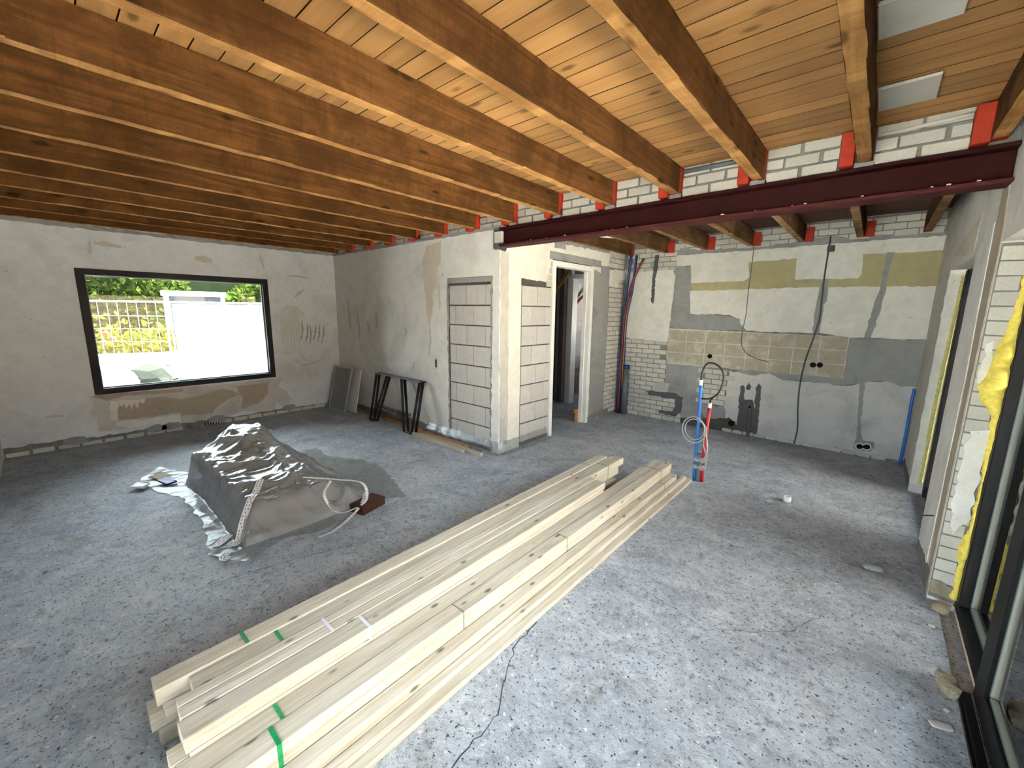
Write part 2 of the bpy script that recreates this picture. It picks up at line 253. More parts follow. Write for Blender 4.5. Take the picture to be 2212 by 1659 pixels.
POLY = {
  'K_white_top': [(-2.442, 2.622), (-1.212, 2.617), (0.457, 2.619), (0.468, 2.46), (-0.223, 2.471), (-0.875, 2.469), (-1.437, 2.463), (-2.216, 2.465), (-2.429, 2.461)],
  'K_white_block_a': [(-2.223, 2.483), (-1.442, 2.471), (-1.412, 2.252), (-1.474, 2.204), (-2.193, 2.2)],
  'K_white_block_b': [(-0.883, 2.478), (-0.221, 2.479), (-0.206, 2.24), (-0.234, 2.188), (-0.874, 2.199)],
  'K_olive': [(-1.455, 2.476), (-0.874, 2.488), (-0.864, 2.207), (-0.235, 2.196), (-0.204, 2.26), (-0.221, 2.483), (0.467, 2.471), (0.465, 2.068), (0.023, 2.076), (-0.431, 2.08), (-1.525, 2.076), (-1.79, 2.072), (-1.873, 2.025), (-1.929, 2.07), (-2.174, 2.065), (-2.199, 2.205), (-1.475, 2.208), (-1.429, 2.252)],
  'K_grey_left': [(-2.448, 2.472), (-2.204, 2.47), (-2.193, 2.198), (-2.151, 1.745), (-1.758, 1.731), (-1.466, 1.691), (-1.446, 1.606), (-1.341, 1.515), (-2.469, 1.506), (-2.463, 1.754)],
  'K_white_mid_a': [(-2.195, 2.078), (-1.516, 2.089), (-1.46, 1.679), (-1.623, 1.735), (-2.161, 1.74)],
  'K_white_mid_b': [(-1.526, 2.087), (-0.55, 2.096), (-0.585, 1.946), (-0.595, 1.734), (-0.587, 1.515), (-1.074, 1.505), (-1.363, 1.516), (-1.467, 1.619)],
  'K_white_mid_c': [(-0.55, 2.096), (0.006, 2.092), (-0.014, 1.784), (-0.053, 1.482), (-0.226, 1.469), (-0.412, 1.502), (-0.552, 1.521), (-0.543, 1.735)],
  'K_white_mid_d': [(-0.008, 2.089), (0.464, 2.075), (0.465, 1.486), (-0.052, 1.478), (-0.009, 1.744)],
  'K_chase_a': [(-0.571, 2.2), (-0.512, 2.197), (-0.505, 2.028), (-0.527, 1.82), (-0.535, 1.517), (-0.601, 1.514), (-0.616, 1.734), (-0.608, 1.925), (-0.599, 2.072)],
  'K_chase_b': [(-0.009, 2.477), (0.056, 2.472), (0.035, 2.267), (0.04, 2.056), (0.013, 1.745), (-0.029, 1.479), (-0.086, 1.476), (-0.06, 1.783), (-0.037, 1.961), (-0.016, 2.097)],
  'K_tiles': [(-2.483, 1.511), (-0.223, 1.477), (-0.23, 0.961), (-0.559, 0.956), (-1.548, 0.957), (-2.484, 0.944)],
  'K_grey_right': [(-0.229, 1.469), (0.465, 1.486), (0.461, 0.944), (0.303, 0.934), (0.179, 0.983), (0.029, 0.954), (-0.031, 0.936), (-0.219, 0.87), (-0.278, 0.917), (-0.231, 0.976)],
  'K_white_panel_left': [(-3.261, 2.411), (-2.826, 2.411), (-2.49, 2.416), (-2.436, 2.295), (-2.463, 1.754), (-2.479, 1.287), (-2.888, 1.307), (-3.251, 1.316)],
  'K_grey_band_top': [(-2.401, 2.73), (-2.078, 2.678), (-1.416, 2.656), (-1.027, 2.675), (-0.673, 2.703), (-0.507, 2.716), (-0.342, 2.679), (-0.039, 2.676), (0.172, 2.678), (0.439, 2.652), (0.455, 2.612), (-1.211, 2.61), (-2.437, 2.616)],
  'K_grey_mid': [(-2.48, 0.956), (-1.538, 0.968), (-1.553, 0.886), (-1.555, 0.429), (-1.509, 0.192), (-1.803, 0.15), (-1.885, 0.243), (-1.947, 0.096), (-2.174, 0.012), (-2.183, 0.439), (-2.292, 0.478), (-2.47, 0.481)],
  'K_grey_under_tiles': [(-1.549, 0.967), (-0.559, 0.961), (-0.23, 0.966), (-0.26, 0.865), (-0.461, 0.883), (-0.868, 0.868), (-1.034, 0.938), (-1.235, 0.884)],
  'K_lower_white': [(-1.541, 0.925), (-1.236, 0.892), (-1.034, 0.943), (-0.867, 0.863), (-0.46, 0.879), (-0.26, 0.865), (-0.201, 0.866), (-0.061, 0.918), (0.03, 0.95), (0.179, 0.977), (0.304, 0.928), (0.456, 0.938), (0.479, 0.035), (-0.542, 0.008), (-1.083, 0.022), (-1.495, 0.051), (-1.555, 0.429)],
  'K_brick_patch': [(-1.902, 0.926), (-1.537, 0.963), (-1.563, 0.633), (-1.553, 0.416), (-1.652, 0.349), (-1.897, 0.428), (-1.9, 0.692)],
  'K_brick_low': [(-3.233, 1.289), (-2.487, 1.286), (-2.485, 0.922), (-2.477, 0.474), (-2.209, 0.435), (-2.172, -0.015), (-3.162, -0.039)],
  'K_brick_top': [(-3.096, 2.803), (-2.404, 2.767), (-2.43, 2.408), (-2.826, 2.411), (-3.261, 2.411), (-3.16, 2.675)],
  'K_chase_c': [(-2.773, 0.453), (-2.292, 0.478), (-2.169, 0.427), (-2.176, 0.193), (-2.261, 0.094), (-2.371, 0.102), (-2.539, 0.115), (-2.529, 0.16), (-2.308, 0.17), (-2.274, 0.259), (-2.285, 0.382), (-2.475, 0.368), (-2.532, 0.387), (-2.733, 0.387)],
  'K_chase_left': [(-2.794, 2.648), (-2.729, 2.656), (-2.727, 2.489), (-2.761, 2.282), (-2.748, 2.044), (-2.755, 1.911), (-2.779, 1.893), (-2.802, 1.938), (-2.804, 2.231), (-2.799, 2.493)],
  'K_plumb_a': [(-1.371, 0.063), (-1.359, 0.283), (-1.371, 0.559), (-1.361, 0.635), (-1.372, 0.708), (-1.338, 0.733), (-1.313, 0.704), (-1.31, 0.568), (-1.295, 0.52), (-1.199, 0.535), (-1.155, 0.419), (-1.167, 0.589), (-1.158, 0.651), (-1.172, 0.722), (-1.144, 0.782), (-1.109, 0.743), (-1.103, 0.623), (-1.096, 0.453), (-1.091, 0.207), (-1.094, 0.032), (-1.232, 0.003)],
  'K_plumb_b': [(-1.298, 0.706), (-1.273, 0.775), (-1.234, 0.731), (-1.239, 0.677), (-1.288, 0.67)],
  'K_plumb_low': [(-2.18, 0.081), (-1.951, 0.137), (-1.753, 0.146), (-1.477, 0.223), (-1.382, 0.177), (-1.337, 0.057), (-1.594, -0.022), (-1.937, -0.024), (-2.173, -0.002)],
  'K_chase_d': [(-0.062, 0.922), (-0.011, 0.928), (-0.002, 0.761), (0.008, 0.463), (0.035, 0.273), (0.059, 0.213), (0.162, 0.214), (0.177, 0.153), (0.139, 0.078), (0.012, 0.07), (-0.026, 0.105), (-0.007, 0.22), (-0.028, 0.456), (-0.038, 0.67)],
  'K_socket_a': [(-1.825, 1.113)],
  'K_socket_b': [(-0.554, 1.102), (-0.482, 1.108)],
  'K_socket_c': [(0.037, 0.126), (0.105, 0.136)],
  'K_box': [(-0.541, 2.56)],
  'K_cable_a': [(-1.393, 2.677), (-1.394, 2.543), (-1.397, 2.274), (-1.401, 1.999), (-1.4, 1.72), (-1.423, 1.483), (-1.411, 1.316), (-1.353, 1.211), (-1.24, 1.141), (-1.05, 1.094)],
  'K_cable_b': [(-0.559, 2.712), (-0.561, 2.501), (-0.565, 2.216), (-0.559, 1.946), (-0.555, 1.692), (-0.592, 1.432), (-0.643, 1.142), (-0.663, 0.824), (-0.653, 0.526), (-0.624, 0.227), (-0.638, 0.01)],
  'K_hole_low': [(-1.435, 0.141)],
  'K_pipe_stub': [(-1.21, 0.434), (-1.201, 0.236), (-1.2, 0.009)],
  'K_bricks_base': [(-1.147, 0.021), (0.521, 0.046)],
  'D_grey_pier': [(5.61, 2.389), (5.846, 2.338), (5.833, 2.46), (6.085, 2.478), (6.134, 1.766), (6.137, 1.193), (6.123, 0.201), (6.071, 0.128), (5.648, -0.003), (5.66, 0.277), (5.631, 1.403)],
  'D_white_top': [(4.842, 2.649), (6.092, 2.662), (6.086, 2.473), (5.87, 2.454), (5.808, 2.527), (4.877, 2.546)],
  'D_grey_top': [(4.594, 2.677), (5.098, 2.736), (6.082, 2.75), (6.099, 2.663), (4.846, 2.581), (4.6, 2.575)],
  'D_lintel': [(4.503, 2.519), (5.024, 2.523), (5.808, 2.527), (5.825, 2.362), (5.613, 2.363), (5.573, 2.42), (4.502, 2.431)],
  'D_white_mid': [(6.111, 2.421), (6.694, 2.439), (6.65, 2.281), (6.416, 2.286), (6.43, 2.173), (6.109, 2.165)],
  'D_brick': [(6.088, 2.283), (6.583, 2.296), (6.598, 1.168), (6.51, 0.095), (6.111, 0.121), (6.137, 1.193)],
  'D_brick_top': [(6.08, 2.661), (6.707, 2.671), (6.716, 2.441), (6.107, 2.421)],
  'W_damage': [(0.287, 0.606), (0.456, 0.636), (0.88, 0.61), (1.245, 0.609), (1.862, 0.593), (2.561, 0.606), (2.473, 0.475), (2.595, 0.374), (2.663, 0.219), (2.546, 0.093), (2.425, 0.199), (2.391, 0.091), (1.911, 0.133), (1.773, 0.104), (1.452, 0.099), (1.155, 0.095), (0.828, 0.125), (0.527, 0.141), (0.324, 0.151), (0.33, 0.338), (0.264, 0.415), (0.321, 0.514)],
  'W_tan_a': [(0.522, 0.526), (0.783, 0.508), (0.976, 0.514), (1.209, 0.443), (1.347, 0.459), (1.703, 0.523), (1.83, 0.479), (1.936, 0.411), (1.753, 0.359), (1.592, 0.255), (1.542, 0.173), (1.166, 0.204), (1.171, 0.253), (0.508, 0.259), (0.518, 0.415)],
  'W_tan_b': [(1.87, 0.553), (2.327, 0.536), (2.312, 0.357), (2.179, 0.238), (1.915, 0.173), (1.954, 0.355)],
  'W_tan_c': [(0.302, 0.615), (0.613, 0.625), (0.986, 0.607), (1.225, 0.599), (1.23, 0.55), (0.875, 0.564), (0.609, 0.58), (0.445, 0.538)],
  'W_white_a': [(0.507, 0.248), (1.158, 0.225), (1.155, 0.102), (0.658, 0.136), (0.485, 0.195)],
  'W_white_teeth': [(0.467, 0.524), (0.818, 0.515), (0.794, 0.449), (0.746, 0.479), (0.72, 0.391), (0.695, 0.476), (0.668, 0.377), (0.645, 0.473), (0.614, 0.41), (0.597, 0.48), (0.569, 0.44), (0.556, 0.476), (0.523, 0.391), (0.517, 0.268), (0.439, 0.283)],
  'W_scribble': [(2.923, 1.514), (2.98, 1.542), (2.941, 1.202), (3.057, 1.455), (3.101, 1.483), (3.045, 1.081), (3.167, 1.396), (3.2, 1.453), (3.136, 1.164), (3.273, 1.452), (3.304, 1.481), (3.209, 1.161)],
  'P_band': [(-4.655, 2.594), (-4.347, 2.629), (-4.353, 2.384), (-4.448, 2.26), (-4.453, 2.09), (-4.55, 1.978), (-4.539, 1.823), (-4.631, 1.504), (-4.687, 1.743), (-4.737, 2.139), (-4.777, 2.374)],
  'P_stain': [(-4.182, 2.218), (-4.124, 2.225), (-4.14, 2.171), (-4.182, 2.182)],
  'P_switch': [(-4.479, 1.019)],
}
# ---------------------------------------------------------------- geometry helpers
from mathutils.geometry import tessellate_polygon
def put(o, parent=None, **props):
    COL.objects.link(o)
    if parent is not None: o.parent = parent
    for k, v in props.items(): o[k] = v
    return o
def tag(o, label=None, cat=None, group=None, kind=None):
    if label: o['label'] = label
    if cat: o['category'] = cat
    if group: o['group'] = group
    if kind: o['kind'] = kind
    return o
def mesh(name, vs, fs, mat, parent=None, loc=None, smooth=False):
    me = bpy.data.meshes.new(name); me.from_pydata([tuple(v) for v in vs], [], [tuple(f) for f in fs]); me.update()
    me.materials.append(M[mat])
    if smooth: me.polygons.foreach_set('use_smooth', [True] * len(me.polygons))
    o = bpy.data.objects.new(name, me)
    if loc: o.location = loc
    return put(o, parent)
QF = [(0, 3, 2, 1), (4, 5, 6, 7), (0, 1, 5, 4), (1, 2, 6, 5), (2, 3, 7, 6), (3, 0, 4, 7)]
def bv(x0, x1, y0, y1, z0, z1): return [(x0, y0, z0), (x1, y0, z0), (x1, y1, z0), (x0, y1, z0), (x0, y0, z1), (x1, y0, z1), (x1, y1, z1), (x0, y1, z1)]
def boxes(name, L, mat, parent=None, loc=None):
    vs, fs = [], []
    for b in L:
        k = len(vs); vs += bv(*b); fs += [tuple(i + k for i in f) for f in QF]
    return mesh(name, vs, fs, mat, parent, loc)
def box(name, b, mat, parent=None, bevel=0.0, local=True, jit=0.0):
    """a box with its origin at the middle of its base"""
    x0, x1, y0, y1, z0, z1 = b
    if local: cx, cy, cz = (x0 + x1) / 2, (y0 + y1) / 2, z0
    else: cx = cy = cz = 0
    bm = bmesh.new(); vv = [bm.verts.new((x - cx, y - cy, z - cz)) for x, y, z in bv(*b)]
    for f in QF: bm.faces.new([vv[i] for i in f])
    if bevel: bmesh.ops.bevel(bm, geom=list(bm.edges), offset=bevel, segments=1, affect='EDGES')
    if jit:
        for v in bm.verts: v.co += Vector((random.uniform(-jit, jit), random.uniform(-jit, jit), random.uniform(-jit, jit)))
    me = bpy.data.meshes.new(name); bm.to_mesh(me); bm.free(); me.materials.append(M[mat])
    o = bpy.data.objects.new(name, me); o.location = (cx, cy, cz); return put(o, parent)
def beam_mesh(name, lx, ly, lz, axis, mat, segs=24, jit=0.002, bevel=0.004, low=None, side=False):
    """rough-sawn timber: chamfered section swept along an axis with small wander; base at z=0"""
    a, b = (lx, lz) if axis == 'y' else (ly, lz); Ln = ly if axis == 'y' else lx
    sec = [(-a / 2 + bevel, 0), (a / 2 - bevel, 0), (a / 2, bevel), (a / 2, b - bevel), (a / 2 - bevel, b), (-a / 2 + bevel, b), (-a / 2, b - bevel), (-a / 2, bevel)]
    vs, fs, n = [], [], len(sec)
    for i in range(segs + 1):
        t = -Ln / 2 + Ln * i / segs
        for u, z in sec:
            u2, z2 = u + random.uniform(-jit, jit), z + random.uniform(-jit, jit)
            vs.append((u2, t, z2) if axis == 'y' else (t, u2, z2))
    for i in range(segs):
        for j in range(n):
            q = (i * n + j, i * n + (j + 1) % n, (i + 1) * n + (j + 1) % n, (i + 1) * n + j)
            fs.append(q if axis == 'x' else q[::-1])
    c0 = list(range(n)); c1 = [segs * n + j for j in range(n)]
    fs.append(tuple(c0[::-1]) if axis == 'x' else tuple(c0)); fs.append(tuple(c1) if axis == 'x' else tuple(c1[::-1]))
    me = bpy.data.meshes.new(name); me.from_pydata(vs, [], fs); me.update(); me.materials.append(M[mat])
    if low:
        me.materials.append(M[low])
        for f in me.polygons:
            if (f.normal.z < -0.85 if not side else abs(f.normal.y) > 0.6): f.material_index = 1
    return me
def tube(name, pts, r, mat, parent=None, n=8, res=6, closed=False, loc=None):
    """smooth round tube through points (Catmull-Rom)"""
    P = [Vector(p) for p in pts]; Q = []
    if len(P) == 2: Q = P
    else:
        E = [P[0] * 2 - P[1]] + P + [P[-1] * 2 - P[-2]]
        for i in range(1, len(E) - 2):
            for k in range(res):
                t = k / res; a, b, c, d = E[i - 1:i + 3]
                Q.append(0.5 * ((2 * b) + (c - a) * t + (2 * a - 5 * b + 4 * c - d) * t * t + (3 * b - a - 3 * c + d) * t ** 3))
        Q.append(P[-1])
    vs, fs = [], []; prev = None
    for i, p in enumerate(Q):
        t = (Q[min(i + 1, len(Q) - 1)] - Q[max(i - 1, 0)]).normalized()
        if prev is None: prev = t.cross(Vector((0.3, 0.2, 0.9)) if abs(t.z) < 0.9 else Vector((1, 0, 0))).normalized()
        u = (prev - t * prev.dot(t)).normalized(); prev = u; v = t.cross(u)
        for j in range(n):
            a = 2 * math.pi * j / n; vs.append(p + u * (r * math.cos(a)) + v * (r * math.sin(a)))
    for i in range(len(Q) - 1):
        for j in range(n): fs.append((i * n + j, i * n + (j + 1) % n, (i + 1) * n + (j + 1) % n, (i + 1) * n + j))
    fs.append(tuple(range(n))[::-1]); fs.append(tuple((len(Q) - 1) * n + j for j in range(n)))
    if loc is None: loc = (0, 0, 0)
    L = Vector(loc); vs = [v - L for v in vs]
    return mesh(name, vs, fs, mat, parent, tuple(loc), True)
def ragged(poly, step=0.05, amp=0.008):
    out = []
    for i in range(len(poly)):
        a, b = np.array(poly[i]), np.array(poly[(i + 1) % len(poly)]); d = b - a; L = np.linalg.norm(d)
        k = max(1, int(L / step)); nrm = np.array([-d[1], d[0]]) / max(L, 1e-6)
        am = min(amp, 0.16 * L / k, 0.05 * L)
        for q in range(k): out.append(tuple(a + d * q / k + (nrm * float(np.clip(rng.normal(0, am), -2 * am, 2 * am)) if q else 0)))
    return out
def patch(name, poly, plane, at, sign, thick, mat, parent, amp=0.008, step=0.05, base=0.0):
    """a flat piece of render with ragged edges, `thick` proud of a wall plane ('x' or 'y') in direction sign"""
    pts = ragged(poly, step, amp) if amp else list(poly)
    bm = bmesh.new()
    def V(u, z, o): return (u, at + sign * o, z) if plane == 'y' else (at + sign * o, u, z)
    top = [bm.verts.new(V(u, z, base + thick)) for u, z in pts]
    for t in tessellate_polygon([[Vector((u, z, 0)) for u, z in pts]]):
        if len(set(t)) == 3:
            try: bm.faces.new([top[i] for i in t])
            except ValueError: pass
    bot = [bm.verts.new(V(u, z, base)) for u, z in pts]
    n = len(top)
    for i in range(n): bm.faces.new((top[i], top[(i + 1) % n], bot[(i + 1) % n], bot[i]))
    bmesh.ops.recalc_face_normals(bm, faces=list(bm.faces))
    me = bpy.data.meshes.new(name); bm.to_mesh(me); bm.free(); me.materials.append(M[mat])
    return put(bpy.data.objects.new(name, me), parent)
def inside(p, poly):
    x, y = p; c = False; n = len(poly)
    for i in range(n):
        (x1, y1), (x2, y2) = poly[i], poly[(i + 1) % n]
        if (y1 > y) != (y2 > y) and x < (x2 - x1) * (y - y1) / (y2 - y1) + x1: c = not c
    return c
BR = []
def brick_meshes():
    for k in range(3):
        r = random.Random(k); bm = bmesh.new()
        vv = [bm.verts.new((x + r.uniform(-.012, .012), y, z + r.uniform(-.03, .03))) for x, y, z in bv(-.5, .5, -.5, .5, -.5, .5)]
        for f in QF: bm.faces.new([vv[i] for i in f])
        bmesh.ops.bevel(bm, geom=list(bm.edges), offset=0.03, segments=1, affect='EDGES')
        me = bpy.data.meshes.new('brick'); bm.to_mesh(me); bm.free(); me.materials.append(M['brick']); BR.append(me)
brick_meshes()
def brick(parent, plane, at, sign, u0, u1, z0, z1, proud, name='brick'):
    o = bpy.data.objects.new(name, random.choice(BR)); d = 0.04
    c = at + sign * (proud - d / 2); s = (abs(u1 - u0), d, z1 - z0)
    if plane == 'y': o.location = ((u0 + u1) / 2, c, (z0 + z1) / 2); o.scale = s
    else: o.location = (c, (u0 + u1) / 2, (z0 + z1) / 2); o.rotation_euler = (0, 0, math.pi / 2); o.scale = s
    return put(o, parent)
def brickwork(parent, plane, at, sign, poly, L=0.21, Hc=0.0785, j=0.011, proud=0.012, z00=0.0, u00=0.0, clip=None):
    us = [p[0] for p in poly]; zs = [p[1] for p in poly]; r = math.floor((min(zs) - z00) / Hc)
    while z00 + r * Hc < max(zs):
        z = z00 + r * Hc; k = math.floor((min(us) - u00) / L) - 1
        while u00 + (k - 1) * L < max(us):
            a = u00 + k * L + (L / 2 if r % 2 else 0); b2 = a + L - j; a2 = a
            if clip: a2, b2 = max(a, clip[0]), min(b2, clip[1])
            if b2 - a2 > 0.03 and inside(((a2 + b2) / 2, z + Hc / 2), poly): brick(parent, plane, at, sign, a2, b2, z + j / 2, z + Hc - j / 2, proud + random.uniform(-.003, .003))
            k += 1
        r += 1
ORD = ['first', 'second', 'third', 'fourth', 'fifth', 'sixth', 'seventh', 'eighth', 'ninth', 'tenth', 'eleventh', 'twelfth', 'thirteenth']
XW, YP, YK, XD, XR, YB = -7.32, 3.545, 6.63, -3.31, 0.455, -0.465
# ---------------------------------------------------------------- the setting
def structure(o, label, cat): return tag(o, label, cat, None, 'structure')
floor = structure(boxes('floor', [(-7.7, 0.50, -0.7, 8.6, -0.12, 0.0), (0.50, 0.66, 3.48, 8.6, -0.12, 0.0), (0.50, 0.60, -0.7, 3.48, -0.12, -0.035)], 'floor'), 'bare grey concrete screed floor with cracks and dust', 'floor')
def crack(pts, wd=0.004):
    P = ragged(pts + pts[::-1][1:-1], 0.04, 0.012)[:0]
    Q = []
    for a, b in zip(pts, pts[1:]):
        a, b = np.array(a), np.array(b); k = max(1, int(np.linalg.norm(b - a) / 0.035))
        Q += [a + (b - a) * i / k + rng.normal(0, 0.006, 2) for i in range(k)]
    vs, fs = [], []
    for i, q in enumerate(Q):
        d = Q[min(i + 1, len(Q) - 1)] - Q[max(i - 1, 0)]; n = np.array([-d[1], d[0]]) / (np.linalg.norm(d) + 1e-9); ww = wd * rng.uniform(0.3, 1)
        vs += [(q[0] + n[0] * ww, q[1] + n[1] * ww, 0.0008), (q[0] - n[0] * ww, q[1] - n[1] * ww, 0.0008)]
        if i: fs.append((2 * i - 2, 2 * i - 1, 2 * i + 1, 2 * i))
    mesh('crack', vs, fs, 'crack', floor)
crack([(-1.02, 0.82), (-1.035, 1.12), (-1.116, 1.234), (-1.228, 1.465), (-1.24, 1.7)])
crack([(-1.06, 3.556), (-0.6, 3.60), (-0.31, 3.64), (0.02, 3.60), (0.371, 3.587)], 0.003)
crack([(-2.62, 1.75), (-2.9, 0.9), (-3.0, 0.4)], 0.003)
crack([(-3.0, 3.6), (-2.4, 4.1), (-2.2, 4.6)], 0.003)
crack([(-0.95, 2.35), (-0.5, 2.25), (-0.15, 2.55), (0.0, 2.9)], 0.002)

# window wall (left)
wl = structure(boxes('wall_left', [(-7.62, XW, -0.7, 0.345, -0.12, 2.66), (-7.62, XW, 2.453, 8.6, -0.12, 2.66), (-7.62, XW, 0.345, 2.453, -0.12, 0.627), (-7.62, XW, 0.345, 2.453, 2.19, 2.66), (-7.62, -7.36, -0.7, 8.6, 2.66, 2.90)], 'plaster'), 'worn white plastered wall around the street window', 'wall')
patch('mortar_band', [(-0.46, 2.655), (3.54, 2.655), (3.54, 2.70), (2.0, 2.705), (1.0, 2.69), (0.3, 2.705), (-0.46, 2.70)], 'x', XW - 0.05, 1, 0.06, 'cement', wl, 0.006)
patch('bare_patch', POLY['W_damage'], 'x', XW, 1, 0.003, 'plaster_low', wl, 0.005)
for k in ('W_tan_a', 'W_tan_b', 'W_tan_c'): patch('undercoat_patch', POLY[k], 'x', XW, 1, 0.005, 'tan', wl, 0.005, 0.05)
for k in ('W_white_a', 'W_white_teeth'): patch('paint_flake', POLY[k], 'x', XW, 1, 0.007, 'plaster_k', wl, 0.006, 0.04)
patch('dirt_band', [(-0.46, 0.0), (3.5, 0.0), (3.5, 0.05), (2.4, 0.085), (1.9, 0.075), (1.4, 0.10), (0.9, 0.09), (0.36, 0.085), (0.0, 0.12), (-0.46, 0.12)], 'x', XW, 1, 0.004, 'mortar', wl, 0.008)
for i in range(19):
    if i in (8, 9): continue
    brick(wl, 'x', XW, 1, -0.45 + i * 0.205, -0.45 + i * 0.205 + random.uniform(0.17, 0.195), 0.004, 0.056 + random.uniform(-.008, .006), 0.012)
gr = box('vent_grille', (XW, XW + 0.012, 1.43, 1.68, 0.005, 0.055), 'dark', wl)
for i in range(7): box('vent_slat', (XW + 0.010, XW + 0.017, 1.445 + i * 0.034, 1.459 + i * 0.034, 0.008, 0.052), 'brick', wl)
for i in range(5):
    y = random.uniform(-0.3, 3.3); patch('mortar_lump', [(y, 0.05), (y + 0.10, 0.03), (y + 0.22, 0.05), (y + 0.2, 0.12), (y + 0.1, 0.135), (y + 0.02, 0.11)], 'x', XW, 1, 0.014, 'cement', wl, 0.008, 0.03)
# faint chalk and brush marks
def stroke(parent, plane, at, sign, pts, wd, mat, name='chalk_mark', thick=0.0012):
    L, Rr = [], []
    for i, p in enumerate(pts):
        d = np.array(pts[min(i + 1, len(pts) - 1)]) - np.array(pts[max(i - 1, 0)]); n = np.array([-d[1], d[0]]) / (np.linalg.norm(d) + 1e-9)
        ww = wd * (0.5 if i in (0, len(pts) - 1) else 1); L.append(tuple(np.array(p) + n * ww)); Rr.append(tuple(np.array(p) - n * ww))
    return patch(name, L + Rr[::-1], plane, at, sign, thick, mat, parent, wd * 0.25, 0.04)
for i in range(7): stroke(wl, 'x', XW, 1, [(2.60 + i * 0.045, 1.62 + random.uniform(-.05, .1)), (2.61 + i * 0.045, 1.4), (2.60 + i * 0.045, 1.15 + random.uniform(-.08, .08))], 0.019, 'graf_green')
stroke(wl, 'x', XW, 1, [(2.62, 1.66), (2.72, 1.76), (2.86, 1.74), (2.98, 1.64)], 0.03, 'graf_green')
stroke(wl, 'x', XW, 1, [(2.57, 1.03), (2.66, 1.00), (2.76, 1.02)], 0.02, 'graf_green')
for a, b in (((2.93, 1.52), (2.90, 1.22)), ((3.02, 1.50), (2.97, 1.17)), ((3.06, 1.47), (3.04, 1.13)), ((3.15, 1.45), (3.10, 1.2)), ((3.22, 1.46), (3.17, 1.18)), ((3.30, 1.45), (3.24, 1.14))):
    stroke(wl, 'x', XW, 1, [a, ((a[0] + b[0]) / 2 + 0.02, (a[1] + b[1]) / 2), b], 0.013, 'graf_dark')
stroke(wl, 'x', XW, 1, [(2.95, 1.38), (3.02, 1.44), (3.10, 1.35), (3.2, 1.33)], 0.008, 'graf_grey')
stroke(wl, 'x', XW, 1, [(2.77, 0.88), (2.9, 0.78), (3.05, 0.8), (3.27, 0.88)], 0.018, 'graf_grey')
stroke(wl, 'x', XW, 1, [(2.86, 1.04), (2.9, 0.92), (2.98, 0.85)], 0.012, 'graf_grey')
for a, b, c in (((2.75, 2.27), (3.1, 2.25), 0.02), ((1.55, 2.42), (1.75, 2.40), 0.05), ((2.38, 2.55), (2.42, 2.35), 0.02), ((3.0, 2.05), (2.85, 1.93), 0.03), ((0.55, 2.5), (0.8, 2.48), 0.03), ((0.52, 2.52), (0.5, 2.36), 0.02), ((-0.1, 0.42), (0.05, 0.41), 0.02)):
    stroke(wl, 'x', XW, 1, [a, ((a[0] + b[0]) / 2, (a[1] + b[1]) / 2 + 0.01), b], c, 'graf_grey', 'trowel_mark')

win = bpy.data.objects.new('window_1', None); put(win); win.location = (XW, 1.4, 0.627)
structure(win, 'wide black-framed street window looking onto fence and hedge', 'window')
def wbox(name, b, mat, par=win, off=(XW, 1.4, 0.627)):
    o = boxes(name, [b], mat, par); o.location = (-off[0], -off[1], -off[2]); return o
for b in ((-7.42, -7.312, 0.345, 2.453, 0.627, 0.70), (-7.42, -7.312, 0.345, 2.453, 2.115, 2.19), (-7.42, -7.312, 0.345, 0.425, 0.70, 2.115), (-7.42, -7.312, 2.378, 2.453, 0.70, 2.115)): wbox('window_frame', b, 'black')
wbox('pane', (-7.385, -7.379, 0.425, 2.378, 0.70, 2.115), 'glass')
for b in ((-7.40, -7.37, 0.425, 2.378, 0.70, 0.712), (-7.40, -7.37, 0.425, 2.378, 2.103, 2.115), (-7.40, -7.37, 2.366, 2.378, 0.712, 2.103), (-7.40, -7.37, 0.425, 0.437, 0.712, 2.103)): wbox('glazing_bead', b, 'bead')

# partition wall
wp = structure(boxes('wall_partition', [(XW, -4.235, YP, 3.655, 0, 2.66), (-3.428, XD, YP, 3.655, 0, 2.66), (-4.235, -3.428, YP, 3.655, 2.145, 2.66), (-4.235, -3.428, 3.563, 3.655, 0, 2.145)], 'plaster_warm'), 'cream plastered partition wall with a blocked-up doorway', 'wall')
patch('mortar_bed', [(-4.235, 0), (-3.428, 0), (-3.428, 2.145), (-4.235, 2.145)], 'y', 3.563, -1, 0.004, 'mortar_dark', wp, 0)
def blockwork(parent, plane, at, sign, zs, splits, dep, name='block'):
    for i in range(len(zs) - 1):
        sp = splits[i % len(splits)]
        for a, b in zip(sp, sp[1:]):
            g = 0.004 if abs(b - a) > 0.05 else 0.003
            c = (a + 0.003, b - 0.003)
            if plane == 'y': o = box(name, (c[0], c[1], at, at + dep, zs[i] + 0.008, zs[i + 1] - 0.006), 'block', parent, 0.003)
            else: o = box(name, (at - dep, at, c[0], c[1], zs[i] + 0.008, zs[i + 1] - 0.006), 'block', parent, 0.003)
ZB = [0.045, 0.297, 0.55, 0.803, 1.057, 1.309, 1.561, 1.808, 2.06]
blockwork(wp, 'y', 3.549, -1, ZB, [[-4.205, -4.085, -3.755, -3.445], [-4.205, -3.88, -3.545, -3.445]], 0.012)
box('lintel', (-4.24, -3.42, 3.541, 3.57, 2.085, 2.15), 'cement', wp, 0.004)
for a in (-4.232, -3.442):
    patch('render_edge', [(a - 0.012, 0.0), (a + 0.018, 0.0), (a + 0.022, 0.5), (a + 0.014, 1.1), (a + 0.024, 1.7), (a + 0.018, 2.09), (a - 0.012, 2.09)], 'y', YP, -1, 0.003, 'cement', wp, 0.008, 0.05)
